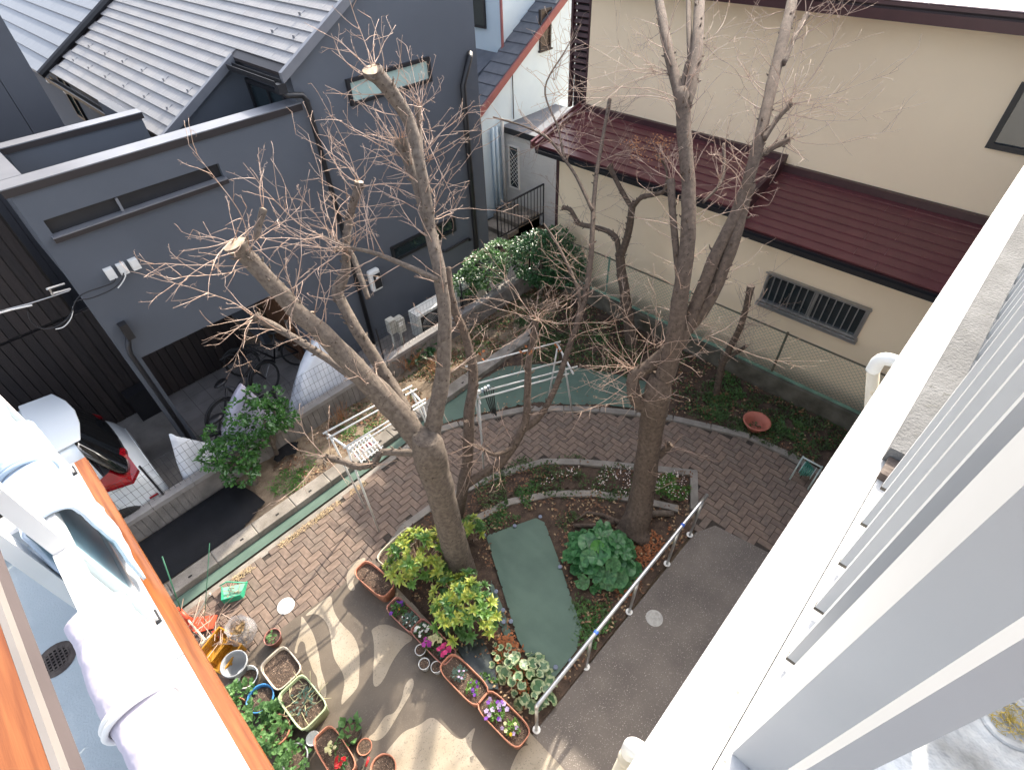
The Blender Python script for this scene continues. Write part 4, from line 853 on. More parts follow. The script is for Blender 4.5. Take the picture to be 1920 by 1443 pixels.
class Tree:
    def __init__(s, name, label, base, m, seed, group='bare pruned trees'):
        s.t = thing(name, label, 'tree', base, group); s.m = m; s.rng = random.Random(seed); s.tw = MB(); s.kn = MB(); s.limbs = []
    def limb(s, name, P, cut=False, n=14, twigs=0, tl=.5):
        S = spline(P); pts = [Vector(p[:3]) for p in S]; rad = [max(p[3]*(.86 if name == 'trunk' else .76 if p[3] > .05 else .85), .004) for p in S]
        if cut:
            for q_ in range(1, 6): rad[-q_] *= 1.28-.05*q_
        for i in range(1, len(pts)-1): pts[i] += Vector((noise.noise(pts[i]*5), noise.noise(pts[i]*5+Vector((7,0,0))), 0))*rad[i]*.12
        rad = [r_*(1+.05*noise.noise(p*6)) for r_, p in zip(rad, pts)]
        o = MB().tube(pts, rad, n, True, .09, len(s.limbs)).build(name, s.m, s.t, True)
        if cut:
            d = (pts[-1]-pts[-2]).normalized(); a = d.orthogonal().normalized(); b = d.cross(a); c = pts[-1]+d*.004; q = rad[-1]*.93
            mb = MB(); N = 16; ring = [c+(a*math.cos(k*2*math.pi/N)+b*math.sin(k*2*math.pi/N))*q*(1+.06*math.sin(k*3.1)) for k in range(N)]
            mb.add(ring+[c+d*.006], [(k, (k+1) % N, N) for k in range(N)]); mb.build('cut_face', M_cut, o)
        if max(rad) > .04:
            for _ in range(int(len(pts)*.8)):      # spurs and bud knots
                i = s.rng.randrange(1, len(pts)-1); d = (pts[i+1]-pts[i-1]).normalized(); a = Matrix.Rotation(s.rng.uniform(0,6.28),3,d) @ d.orthogonal().normalized()
                p = pts[i]+a*rad[i]*.9; l_ = s.rng.uniform(.012,.05); s.kn.tube([p, p+(a+d*.5)*l_*.6, p+(a+d*.9)*l_], [.014,.009,.004], 6)
        for _ in range(int(twigs*1.7)):
            i = s.rng.randrange(len(pts)//4, len(pts)-1); d = (pts[min(i+1,len(pts)-1)]-pts[i-1]).normalized()
            a = Vector((s.rng.uniform(-1,1), s.rng.uniform(-1,1), s.rng.uniform(-.4,.9))); a = (a-d*a.dot(d)).normalized()
            s.twig(pts[i]+a*rad[i]*.8, (a*.9+d*.5).normalized(), tl*1.6*s.rng.uniform(.3,1.1), .0052)
        return o
    def twig(s, p, d, L, r0, depth=0):
        g = s.rng; n = max(4, int(L/.075)); pts = [p]; q = Vector(p); step = L/n; cur = Vector((g.uniform(-1,1), g.uniform(-1,1), g.uniform(-.5,1)))*.09
        for i in range(n):
            d = (d+cur+Vector((g.uniform(-1,1), g.uniform(-1,1), g.uniform(-1,1.1)))*.13).normalized(); q = q+d*step; pts.append(q.copy())
            if depth < 2 and i > 0 and g.random() < (.42 if depth == 0 else .2):
                a = d.orthogonal().normalized(); a = Matrix.Rotation(g.uniform(0,6.28),3,d) @ a
                s.twig(q, (d*.75+a*.75).normalized(), L*g.uniform(.2,.6)*(1-.4*i/n), r0*.62, depth+1)
            elif g.random() < .5:
                a = Matrix.Rotation(g.uniform(0,6.28),3,d) @ d.orthogonal().normalized(); s.tw.tube([q, q+(a+d*.4)*g.uniform(.01,.03)], [r0*.45,r0*.35], 3, False)
        rr = [max(.0017, r0*(1-.68*i/n)) for i in range(len(pts))]; s.tw.tube(pts, rr, 5 if depth == 0 else 4, True)
    def spray(s, px, py, z, n, L, bias=(0,0,.5), r0=.008, spread=1.0, pos=None):
        c = Vector(pos) if pos else at_z(px, py, z); b = Vector(bias)
        for _ in range(max(3, int(n*.66))):
            d = Vector((s.rng.gauss(0,1), s.rng.gauss(0,1), s.rng.gauss(0,.8)))*spread+b*1.2
            s.twig(c+Vector((s.rng.uniform(-1,1), s.rng.uniform(-1,1), s.rng.uniform(-1,1)))*.03, d.normalized(), L*2.0*s.rng.uniform(.25,1.2), r0*.6)
    def done(s):
        s.tw.build('twigs', M_twig, s.t, True, kind='stuff'); s.kn.build('bark_spurs', s.m, s.t, True, kind='stuff')

T = Tree('bare_tree', 'largest bare pruned tree, beside the yellow-green shrubs', (1.9,3.12,0), M_bark, 1)
T.limb('trunk', [(1.86,3.06,-.05,.29),(1.90,3.11,.12,.235),(1.93,3.17,.6,.205),(1.96,3.25,1.3,.195),(1.95,3.28,2.0,.20),(1.93,3.27,2.45,.21),(1.92,3.27,2.7,.15)], n=20)
T.limb('limb', Z((800,845,2.4,.15),(752,782,2.85,.165),(690,714,3.3,.15),(622,642,3.75,.122),(560,586,4.1,.108),(500,522,4.45,.10),(462,480,4.68,.098),(441,458,4.8,.112)), True, 16, 9, .5)
T.limb('limb', Z((806,832,2.45,.13),(818,770,2.85,.115),(830,700,3.2,.102),(834,600,3.7,.09),(822,500,4.15,.085),(803,420,4.45,.08),(785,350,4.72,.078),(765,300,4.9,.076),(752,264,5.05,.078)), True, 16, 16, .5)
T.limb('limb', Z((812,455,4.3,.06),(803,400,4.55,.072),(790,320,4.9,.07),(768,232,5.25,.08),(740,182,5.48,.088),(714,148,5.64,.095),(698,131,5.72,.098)), True, 16, 8, .45)
T.limb('limb', Z((775,790,2.75,.08),(718,695,3.12,.088),(672,624,3.5,.082),(641,568,3.74,.078),(633,546,3.83,.088),(648,505,4.0,.062),(648,462,4.2,.056),(655,412,4.4,.052),(665,372,4.6,.05),(673,341,4.75,.052)), True, 14, 10, .4)
T.limb('limb', Z((700,735,3.05,.06),(642,692,3.2,.056),(582,652,3.35,.052),(522,616,3.5,.05),(490,600,3.6,.05),(477,592,3.66,.062)), True, 12, 6, .35)
T.limb('limb', Z((795,850,2.35,.06),(752,848,2.32,.052),(716,848,2.28,.05),(700,868,2.2,.054),(672,874,2.18,.05),(640,864,2.22,.046),(610,857,2.28,.052),(600,864,2.3,.045)), True, 12, 3, .3)
T.limb('branch', Z((822,525,4.08,.034),(762,498,4.2,.03),(700,474,4.32,.025),(650,462,4.4,.018),(600,440,4.5,.012)), False, 8, 7, .5)
T.limb('branch', Z((690,560,3.9,.03),(676,520,4.05,.034),(655,470,4.2,.03),(628,468,4.25,.028)), True, 8, 3, .3)
T.limb('stub', Z((478,450,4.75,.03),(486,420,4.85,.032),(494,392,4.95,.03)), True, 8)
T.limb('stub', Z((790,300,4.95,.03),(787,240,5.15,.026),(783,205,5.28,.03)), True, 8)
T.limb('stub', Z((600,640,3.65,.028),(590,605,3.8,.03),(585,585,3.9,.028)), True, 8)
for a in ((440,455,4.8,13,.42,(-.3,.5,.5)),(470,470,4.72,8,.4,(-.3,.3,.4)),(494,390,4.95,6,.2,(0,.2,.8)),(477,592,3.66,9,.5,(-.6,.3,.2)),(560,585,4.1,4,.4,(-.3,.4,.5)),(605,858,2.3,9,.32,(-.5,.2,.3)),(700,870,2.2,3,.25,(0,-.3,.5)),
          (672,340,4.75,11,.45,(0,.5,.6)),(640,465,4.4,9,.5,(-.5,.5,.3)),(752,262,5.05,16,.36,(0,.1,.5)),(765,290,4.9,10,.4,(.2,.3,.4)),(785,205,5.28,12,.4,(.2,.3,.9)),(800,300,4.85,10,.5,(.7,.2,.3)),(810,420,4.4,9,.5,(.8,.2,.2)),(698,130,5.72,8,.32,(-.1,.4,.7)),(625,470,4.25,6,.4,(-.5,.4,.4)),(790,230,5.2,7,.4,(.5,.3,.6))): T.spray(*a[:5], a[5])
T.done()

T = Tree('slender_tree', 'slender forked bare tree just behind the largest trunk', (2.45,3.5,0), M_bark2, 2)
T.limb('trunk', Z((850,985,-.05,.12),(858,962,.2,.105),(868,915,.75,.095),(878,850,1.25,.09),(880,770,1.78,.085),(888,702,2.15,.075),(873,632,2.6,.066),(853,582,2.95,.06),(843,538,3.2,.055),(842,500,3.4,.03)), False, 14, 6, .35)
T.limb('limb', Z((868,912,.78,.08),(905,888,.95,.078),(940,866,1.1,.078),(966,830,1.35,.074),(985,790,1.6,.07),(989,740,1.9,.064),(991,680,2.25,.058),(1000,632,2.5,.054),(1004,600,2.68,.066)), True, 14, 5, .4)
T.limb('limb', Z((972,812,1.45,.06),(1012,780,1.55,.058),(1042,725,1.82,.052),(1063,662,2.15,.05),(1084,602,2.45,.05),(1099,546,2.7,.048),(1108,480,3.0,.045),(1112,400,3.35,.04),(1118,330,3.6,.036),(1130,260,3.85,.033),(1143,188,4.1,.034)), True, 12, 12, .5)
T.limb('branch', Z((1086,590,2.5,.03),(1085,548,2.72,.03),(1062,492,2.95,.026),(1040,450,3.1,.022),(1020,420,3.2,.014)), False, 8, 7, .4)
T.limb('branch', Z((1111,395,3.38,.034),(1080,330,3.6,.03),(1055,295,3.72,.026),(1030,262,3.85,.022),(985,238,3.92,.018),(925,220,3.98,.014)), True, 8, 8, .45)
T.limb('branch', Z((1058,300,3.7,.024),(1046,240,3.95,.02),(1022,165,4.2,.018),(1060,95,4.45,.014),(1085,50,4.6,.008)), False, 8, 8, .5)
T.limb('branch', Z((962,838,1.3,.04),(930,852,1.4,.03),(905,842,1.45,.022),(880,830,1.5,.012)), False, 8, 5, .3)
for a in ((1004,600,2.68,22,.5,(0,0,.3)),(995,590,2.7,12,.7,(.3,-.3,.2)),(905,842,1.45,10,.4,(-.3,-.2,.3)),(1085,560,2.65,8,.5,(.3,-.3,.2)),(870,620,2.7,5,.4,(-.3,0,.3)),(1040,150,4.3,8,.5,(0,.2,.5)),(1060,300,3.7,8,.5,(-.3,.3,.4)),(1140,230,3.95,12,.4,(.1,0,.4)),(843,540,3.2,5,.5,(-.2,.2,.6)),(985,780,1.65,6,.5,(.4,-.5,.2))): T.spray(*a[:5], a[5])
lv = MB()
for c_ in (at_z(905,662,2.3), at_z(990,655,2.45), at_z(1046,655,2.2)):
    for i in range(5):
        p = c_+Vector((rnd.uniform(-.05,.05), rnd.uniform(-.05,.05), rnd.uniform(-.08,.03))); a = Vector((rnd.uniform(-1,1), rnd.uniform(-1,1), rnd.uniform(-1,.3))).normalized(); b = a.orthogonal().normalized()
        lv.add([p, p+a*.03+b*.018, p+a*.065, p+a*.03-b*.018], [(0,1,2,3)])
lv.build('dead_leaves', mat('orange_dead_leaf', (0.42,0.15,0.05), (0.28,0.09,0.03), 0.8, 20, leaf=True), T.t, kind='stuff')
T.done()

T = Tree('bare_tree', 'tall bare tree with several upright limbs beside the handrail', (4.02,1.68,0), M_bark2, 3)
T.limb('trunk', [(*at_z(1186,1003,-.04),.31),(*at_z(1190,988,.06),.25)]+Z((1203,935,.45,.20),(1212,868,1.05,.185),(1222,800,1.65,.182),(1232,742,2.25,.19),(1240,705,2.5,.15)), n=20, twigs=3, tl=.3)
T.limb('limb', Z((1234,735,2.3,.16),(1256,675,2.72,.145),(1270,600,3.2,.125),(1284,500,3.7,.112),(1291,420,4.05,.106),(1290,330,4.4,.10),(1282,240,4.75,.105),(1281,185,4.98,.10),(1282,170,5.03,.08)), False, 16, 8, .45)
T.limb('limb', Z((1278,200,4.92,.08),(1264,140,5.12,.08),(1250,80,5.34,.078),(1236,0,5.6,.075),(1226,-60,5.8,.07)), False, 14, 6, .6)
T.limb('limb', Z((1286,200,4.92,.085),(1300,140,5.14,.092),(1309,60,5.42,.09),(1312,-20,5.66,.086),(1313,-80,5.84,.08)), False, 14, 6, .5)
T.limb('limb', Z((1295,130,5.16,.04),(1292,60,5.4,.04),(1290,-30,5.66,.04)), False, 10, 1, .3)
T.limb('limb', Z((1276,640,2.95,.05),(1279,590,3.2,.05),(1272,510,3.62,.046),(1263,420,4.02,.046),(1257,338,4.36,.047)), True, 12, 8, .35)
T.limb('limb', Z((1222,775,1.95,.12),(1200,756,2.12,.115),(1187,732,2.3,.108),(1190,704,2.46,.10),(1216,686,2.57,.10),(1262,645,2.85,.10),(1315,585,3.2,.098),(1350,520,3.55,.094),(1376,450,3.9,.088),(1393,390,4.15,.084),(1403,346,4.36,.085)), True, 16, 12, .4)
T.limb('limb', Z((1274,650,2.9,.09),(1308,562,3.35,.092),(1345,472,3.8,.088),(1385,388,4.17,.084),(1414,300,4.55,.084),(1434,220,4.85,.082),(1454,130,5.15,.086),(1474,50,5.44,.086),(1490,-20,5.66,.084),(1502,-80,5.84,.08)), False, 16, 14, .5)
T.limb('stub', Z((1412,300,4.55,.04),(1448,277,4.62,.042),(1476,263,4.66,.042)), True, 10, 4, .4)
T.limb('stub', Z((1432,262,4.72,.036),(1456,225,4.86,.034),(1482,196,4.97,.032)), True, 10, 4, .5)
T.limb('stub', Z((1468,120,5.2,.04),(1490,70,5.36,.036),(1514,28,5.5,.034)), True, 10, 4, .5)
T.limb('stub', Z((1234,856,1.15,.05),(1248,843,1.25,.045),(1258,833,1.32,.05)), True, 10, 2, .3)
T.limb('stub', Z((1278,170,5.02,.035),(1284,140,5.14,.034),(1290,118,5.24,.034)), True, 10, 0)
T.limb('branch', Z((1318,380,4.2,.02),(1355,335,4.35,.02),(1357,270,4.55,.022)), False, 8, 6, .35)
for a in ((1190,690,2.5,20,.5,(-.3,.5,.2)),(1200,750,2.15,14,.45,(-.4,.5,.1)),(1230,650,2.8,12,.5,(-.2,.4,.4)),(1400,350,4.3,14,.4,(.2,-.2,.3)),(1476,262,4.66,12,.45,(.3,-.3,.3)),(1482,196,4.97,12,.5,(.4,-.2,.4)),(1514,28,5.5,8,.45,(.3,-.2,.4)),(1262,140,5.1,10,.8,(-.3,.8,.1)),(1270,190,4.95,8,.8,(-.3,.8,0)),(1260,340,4.35,8,.3,(0,.2,.5)),(1320,80,5.35,5,.6,(.4,-.4,.3)),(1440,200,4.9,6,.6,(.4,-.5,.2)),(1280,590,3.2,6,.4,(0,-.3,.3)),(1330,630,3.0,6,.5,(.3,-.5,0)),(1258,833,1.32,4,.3,(.3,-.2,.5))): T.spray(*a[:5], a[5])
T.done()

T = Tree('twisted_tree', 'small twisted bare tree in front of the cream wall', (7.5,4.2,0), M_bark2, 4)
T.limb('trunk', X(7.5,(1186,655,.16),(1180,610,.13),(1173,560,.12),(1165,508,.105),(1162,474,.095)), n=14)
T.limb('limb', X(7.5,(1163,485,.07),(1158,458,.068),(1153,443,.066),(1130,430,.06),(1090,421,.058),(1082,414,.06),(1070,394,.05),(1056,389,.045)), True, 12, 4, .4)
T.limb('limb', X(7.5,(1164,482,.08),(1174,452,.085),(1181,421,.08),(1185,388,.075)), False, 12, 3, .4)
T.limb('limb', X(7.5,(1186,392,.055),(1168,362,.055),(1148,324,.05),(1141,311,.05)), True, 10, 3, .4)
T.limb('limb', X(7.5,(1185,390,.055),(1203,370,.05),(1226,365,.045),(1246,356,.035),(1250,320,.02),(1232,290,.012)), False, 10, 5, .5)
lv = MB()
for i in range(260):
    c_ = at_x(rnd.choice((1188,1200,1222,1240,1246)), rnd.choice((262,270,275,285,295)), 7.5)+Vector((rnd.uniform(-.1,.1), rnd.gauss(0,.07), rnd.gauss(0,.05))); a = Vector((rnd.uniform(-1,1), rnd.uniform(-1,1), rnd.uniform(-1,1))).normalized(); b = a.orthogonal().normalized()
    lv.add([c_, c_+a*.015+b*.01, c_+a*.035, c_+a*.015-b*.01], [(0,1,2,3)])
lv.build('dead_leaves', mat('pale_dead_leaf', (0.55,0.28,0.14), (0.42,0.2,0.1), 0.8, 20, leaf=True), T.t, kind='stuff')
for p in ((1142,300),(1060,390),(1090,420),(1190,380),(1240,300)): T.spray(0,0,0,7,.5,(-.1,.1,.4),pos=at_x(*p,7.5))
T.done()
T = Tree('small_tree', 'small dark pruned tree below the barred window', (7.3,2.14,0), M_bark2, 5)
T.limb('trunk', X(7.3,(1340,765,.10),(1344,735,.075),(1352,690,.068),(1366,658,.062),(1386,618,.058),(1398,580,.056),(1408,536,.056)), True, 12, 10, .3)
T.limb('limb', X(7.3,(1360,672,.045),(1382,660,.04),(1400,648,.03)), True, 8, 4, .3)
for p in ((1408,536),(1400,600),(1398,648),(1380,640)): T.spray(0,0,0,8,.38,(-.1,-.2,.4),pos=at_x(*p,7.3),r0=.006)
T.done()
# ================= sheets, pots, planters, garden clutter =================
M_gsheet = mat('green_sheet', (0.085,0.135,0.105), (0.066,0.108,0.084), 0.75, 2.5, 0.4, 14)
M_bsheet = mat('black_sheet', (0.010,0.0105,0.013), (0.007,0.0075,0.009), 0.85, 4, 0.4, 40, spec=0.25)
def sheet(lab, poly, m, z=.035, amp=.012, res=.07, name='ground_sheet', seed=0, edge=.02):
    xs = [p[0] for p in poly]; ys = [p[1] for p in poly]; mb = MB(); idx = {}
    nx = int((max(xs)-min(xs))/res)+2; ny = int((max(ys)-min(ys))/res)+2
    def near(x, y):
        best = (9, x, y)
        for a, b in zip(poly, list(poly[1:])+[poly[0]]):
            dx, dy = b[0]-a[0], b[1]-a[1]; L2 = dx*dx+dy*dy
            t = max(0, min(1, ((x-a[0])*dx+(y-a[1])*dy)/L2)); qx, qy = a[0]+dx*t, a[1]+dy*t; d = math.hypot(x-qx, y-qy)
            if d < best[0]: best = (d, qx, qy)
        return best
    def vid(i, j):
        if (i, j) not in idx:
            x, y = min(xs)+i*res, min(ys)+j*res; d, qx, qy = near(x, y)
            if not inpoly(x, y, poly) or d < res*.55: x, y = qx, qy; e = 0
            else: e = min(1, d/.12)
            q = Vector((x, y, seed)); idx[(i, j)] = len(mb.v)
            mb.v.append((x, y, z-edge*(1-e)+amp*e*(noise.noise(q*2.3)+.6*noise.noise(Vector((x*9, y*2.2, seed))))))
        return idx[(i, j)]
    for i in range(nx):
        for j in range(ny):
            if inpoly(min(xs)+(i+.5)*res, min(ys)+(j+.5)*res, poly): mb.f.append((vid(i,j), vid(i+1,j), vid(i+1,j+1), vid(i,j+1)))
    o = mb.build(name, m, smooth=True); return tag(o, lab, 'ground sheet')
sheet('long green weed sheet lying between the brick path and the gutter kerb', [(-2,5.44),(3.2,5.44),(3.98,5.08),(4.90,4.48),(5.79,3.40),(6.32,2.60),(6.85,2.95),(6.42,4.05),(5.85,5.0),(5.3,5.5),(4.6,5.61),(-2,5.61)], M_gsheet, .055, .014, .06, edge=.03)
px2 = [(911,1003),(1005,970),(1021,978),(1047,1047),(1075,1130),(1091,1176),(1083,1215),(1027,1286),(999,1251),(970,1196),(950,1130),(930,1065)]
sheet('green weed sheet in the middle bed beside the big-leaved plant', [tuple(at_z(a, b, .05).xy) for a, b in px2], M_gsheet, .062, .014, .03, seed=3)
sheet('torn strip of green sheet under the yellow-green shrub', [tuple(at_z(a, b, .04).xy) for a, b in ((921,1085),(940,1130),(962,1195),(978,1225),(955,1212),(935,1165),(915,1130))], M_gsheet, .035, .015, .04, seed=5)
sheet('large black sheet covering soil by the garden wall', [(-1.4,6.82),(.45,6.82),(.56,6.4),(.60,6.08),(.15,5.90),(-1.4,5.92)], M_bsheet, .11, .03, .05, seed=7, edge=.03)
sheet('small crumpled black cloth near the green bush', [tuple(at_z(a, b, .1).xy) for a, b in ((520,845),(535,832),(560,827),(556,850),(535,856),(522,868),(513,862))], M_bsheet, .13, .05, .03, seed=9)
sheet('crumpled dark plastic sheet behind the terracotta planters', [tuple(at_z(a, b, .06).xy) for a, b in ((850,1205),(905,1195),(925,1240),(935,1290),(905,1290),(880,1250))], mat('dark_plastic', (0.03,0.04,0.038), (0.02,0.026,0.025), 0.3, 5), .06, .05, .03, seed=12)
M_peg = mat('sheet_peg', (0.16,0.19,0.26), (0.11,0.13,0.19), 0.5, 8)
for a, b, where in ((908,1003,'at its top left corner'),(965,985,'midway along its top edge'),(1013,968,'at its top right corner'),(1050,1062,'on its right edge by the big leaves'),(930,1108,'high on its left edge'),(943,1143,'midway down its left edge'),(944,1165,'lower left, left of a pair'),(958,1164,'lower left, right of a pair'),(1042,1250,'on its bottom edge'),(1070,1238,'at its bottom right beside the handrail')):
    p = at_z(a, b, .066); mb = MB().lathe([(.028,-.004),(.028,.004),(.02,.008),(.001,.008)], p, 14); tag(mb.build('sheet_peg', M_peg), 'grey-blue disc peg pinning the middle green sheet '+where, 'peg', 'disc pegs on the green sheet')

M_terra = mat('terracotta', (0.47,0.20,0.125), (0.40,0.165,0.10), 0.7, 7, 0.1, 60); M_pinkpl = mat('brown_pink_plastic', (0.36,0.16,0.125), (0.31,0.135,0.105), 0.6, 6)
M_creampl = mat('cream_plastic', (0.62,0.57,0.44), (0.55,0.5,0.38), 0.55, 5); M_beige = mat('beige_plastic', (0.55,0.47,0.37), (0.48,0.41,0.32), 0.6, 6)
M_sagepl = mat('sage_plastic', (0.44,0.52,0.30), (0.38,0.46,0.26), 0.55, 5); M_bluepl = mat('blue_plastic', (0.06,0.25,0.55), (0.05,0.21,0.48), 0.45, 5)
M_greypl = mat('grey_plastic', (0.30,0.31,0.32), (0.24,0.25,0.26), 0.55, 6); M_clearpl = mat('milky_plastic', (0.66,0.68,0.68), (0.6,0.62,0.62), 0.4, 6); M_blackpl = mat('black_plastic', (0.03,0.027,0.026), None, 0.5, 6)
M_pot = mat('potting_soil', (0.11,0.072,0.05), (0.035,0.024,0.018), 0.95, 40, 1.0, 90, speck=(0.36,0.26,0.19), sscale=85, sthr=0.63)
def ring(cx, cy, z, a, b, e, rz, n=36):
    P = []
    for k in range(n):
        th = 2*math.pi*(k+.5)/n; c, s = math.cos(th), math.sin(th); q = (abs(c)**e+abs(s)**e)**(-1/e)
        x, y = a*c*q, b*s*q; P.append((cx+x*math.cos(rz)-y*math.sin(rz), cy+x*math.sin(rz)+y*math.cos(rz), z))
    return P
def trough(px, py, L_, W_, h, rz, m, lab, e=4.5, fill=.78, soil=True, name='planter', cat='planter', group='planters', zz=.18, z0=0.0):
    c = at_z(px, py, zz); cx, cy = c.x, c.y; t = thing(name, lab, cat, (cx,cy,z0), group); rz = R(rz); a, b = L_/2, W_/2; n = 36
    prof = [(.80,0),(.84,.0),(.93,h-.035),(.95,h-.03),(1.0,h-.03),(1.0,h),(.93,h),(.91,h-.02),(.86,h*.45),(.80,h*.3)]
    mb = MB()
    for k, z in prof:
        off = (1-k); mb.v += ring(cx, cy, z0+z, a-off*b, b-off*b, e, rz)
    for i in range(len(prof)-1):
        for k in range(n): mb.f.append((i*n+k, i*n+(k+1) % n, (i+1)*n+(k+1) % n, (i+1)*n+k))
    mb.f += [tuple(range(n))[::-1], tuple(range((len(prof)-1)*n, len(prof)*n))]
    mb.build('body', m, t, True).data.polygons.foreach_set
    if soil:
        zs = z0+h*fill; k = .895; mb = MB(); mb.v += ring(cx, cy, zs, a-(1-k)*b, b-(1-k)*b, e, rz)
        for j in (.6,.3): mb.v += ring(cx, cy, zs+.006, a*j, b*j, e, rz)
        mb.v.append((cx, cy, zs+.009))
        for i in range(2):
            for q in range(n): mb.f.append((i*n+q, i*n+(q+1) % n, (i+1)*n+(q+1) % n, (i+1)*n+q))
        mb.f += [(2*n+q, 2*n+(q+1) % n, 3*n) for q in range(n)]; mb.build('soil', M_pot, t)
    return t, Vector((cx, cy, z0+h*fill)), rz
def pot(px, py, r_, h, m, lab, fill=.8, taper=.75, soil=True, name='flower_pot', zz=None, group='flower pots', tilt=0, z0=0):
    c = at_z(px, py, h if zz is None else zz); t = thing(name, lab, 'pot', (c.x,c.y,z0), group); k = taper
    prof = [(.001,0),(r_*k,0),(r_*.94,h*.85),(r_,h*.86),(r_,h),(r_*.92,h),(r_*.90,h*.8),(r_*k*.92,.02),(.001,.02)]
    MB().lathe(prof, (c.x,c.y,z0), 28).build('body', m, t, True)
    if soil:
        q = MB(); zs = z0+h*fill; n = 22
        for f in (.91*(k+(1-k)*fill), .5): q.v += [(c.x+r_*f*math.cos(2*math.pi*i/n), c.y+r_*f*math.sin(2*math.pi*i/n), zs+.004) for i in range(n)]
        q.v.append((c.x, c.y, zs+.006)); q.f += [(i, (i+1) % n, n+(i+1) % n, n+i) for i in range(n)]+[(n+i, n+(i+1) % n, 2*n) for i in range(n)]; q.build('soil', M_pot, t)
    return t, Vector((c.x, c.y, z0+h*fill))
PL = {}
PL['w'] = trough(748,1026,.64,.29,.22,4,M_creampl,'cream rectangular planter of bare soil behind the shrub')
PL[0] = trough(703,1087,.60,.27,.24,96,M_terra,'terracotta planter of bare soil, topmost of the terracotta row')
PL[1] = trough(757,1150,.50,.23,.18,93,M_pinkpl,'small brown planter with purple and yellow pansies',6)
PL[2] = trough(812,1201,.64,.24,.19,92,M_pinkpl,'brown planter with white, magenta and pink flowers',7)
PL[3] = trough(870,1273,.64,.28,.22,92,M_terra,'terracotta planter with two small plants, below the white cups')
PL[4] = trough(944,1347,.64,.28,.22,92,M_terra,'terracotta planter of violet pansies beside the handrail end')
PL['b'] = trough(529,1254,.44,.36,.24,92,M_beige,'square beige planter of bare soil near the yellow crates',5)
PL['g'] = trough(570,1318,.54,.36,.26,92,M_sagepl,'sage green planter with withered stems',7)
PL['t'] = trough(628,1412,.56,.27,.22,88,M_terra,'terracotta planter with white and red flowers at the bottom edge')
PT = {}
for i, (a, b) in enumerate(((788,1217),(795,1243),(818,1249))): PT['c%d' % i] = pot(a,b,.068,.13,M_clearpl,['white cup of soil, upper left of the three','white cup of soil, lower left of the three','white cup of soil, right one of the three'][i],.85,.72,group='white cups of soil')
PT['d'] = pot(656,1371,.125,.17,M_blackpl,'dark round pot with broad green leaves near the saucer'); PT['p'] = pot(718,1440,.14,.16,M_terra,'round terracotta pot at the bottom edge by the trowel')
PT['bl'] = pot(487,1308,.155,.22,M_bluepl,'bright blue round pot behind the leafy pots',.75); PT['gr'] = pot(438,1243,.155,.25,M_greypl,'empty grey pot beside the yellow crates',soil=False,taper=.6)
PT['cl'] = pot(462,1268,.13,.15,M_clearpl,'milky plastic pot full of small stuff beside the blue pot',.5); PT['L'] = pot(510,1193,.105,.15,M_pinkpl,'small brown pot with a seedling by the plastic bag')
PT['wc'] = pot(586,1383,.075,.10,M_clearpl,'empty white cup between green and terracotta planters',soil=False); PT['t2'] = pot(516,1368,.16,.22,M_terra,'round terracotta pot overgrown with clover leaves')
PT['g2'] = pot(552,1420,.14,.20,M_greypl,'grey round pot overgrown with clover leaves'); PT['t3'] = pot(440,1330,.13,.2,M_terra,'terracotta pot half hidden under the orange edge')
t, p = pot(683,1399,.085,.03,M_terra,'empty terracotta saucer beside the dark pot',.6,.85,True,'saucer'); t['category'] = 'saucer'
bw = thing('terracotta_bowl', 'wide empty terracotta bowl in the weeds by the path', 'bowl', at_z(1419,795,0)); c = at_z(1419,790,.17)
MB().lathe([(.001,0),(.12,0),(.17,.10),(.215,.155),(.225,.175),(.20,.18),(.15,.12),(.11,.09),(.10,.03),(.001,.03)], (c.x,c.y,.01), 36).build('bowl', mat('bowl_clay', (0.40,0.125,0.085), (0.34,0.105,0.07), 0.6, 6), bw, True)
# trowel
tr = thing('hand_trowel', 'small trowel with red handle by the saucer', 'trowel', at_z(690,1425,.02)); a, b = at_z(692,1418,.05), at_z(686,1436,.04)
MB().tube([a, b], [.012,.014], 8).build('handle', mat('red_plastic', (0.5,0.02,0.025), None, 0.4), tr, True); c = at_z(676,1432,.03)
MB().slab([(c.x-.05,c.y-.04,.03),(c.x+.05,c.y-.02,.04),(c.x+.06,c.y+.06,.03),(c.x-.03,c.y+.05,.02)],(0,0,.006)).build('blade', M_blackpl, tr)
# yellow crates, green scoop, red clutter, bag, canes
def crate(px, py, rz, lab):
    c = at_z(px, py, .15); t = thing('yellow_crate', lab, 'crate', (c.x,c.y,0), 'yellow crates'); m = mat('yellow_plastic', (0.42,0.20,0.015), (0.36,0.17,0.012), 0.5, 5); M = Matrix.Translation((c.x,c.y,0)) @ Matrix.Rotation(R(rz),4,'Z')
    def B(nm, A, Bb): mb = MB().box(A, Bb); mb.v = [M @ Vector(v) for v in mb.v]; mb.build(nm, m, t)
    B('base', (-.17,-.11,0), (.17,.11,.012))
    for s in (-1, 1):
        for z in (.02,.07,.12): B('slat', (-.17,s*.11-.006,z), (.17,s*.11+.006,z+.03)); B('slat', (s*.17-.006,-.103,z), (s*.17+.006,.103,z+.03))
        for x in (-.16,-.05,.05,.16): B('upright', (x-.012,s*.11-.009,.0), (x+.012,s*.11+.009,.165))
    B('rim', (-.18,-.12,.155), (.18,-.105,.17)); B('rim', (-.18,.105,.155), (.18,.12,.17)); B('rim', (-.18,-.105,.155), (-.165,.105,.17)); B('rim', (.165,-.105,.155), (.18,.105,.17))
crate(405,1207,20,'yellow slatted crate nearest the red plastic'); crate(422,1228,24,'yellow slatted crate touching the empty grey pot')
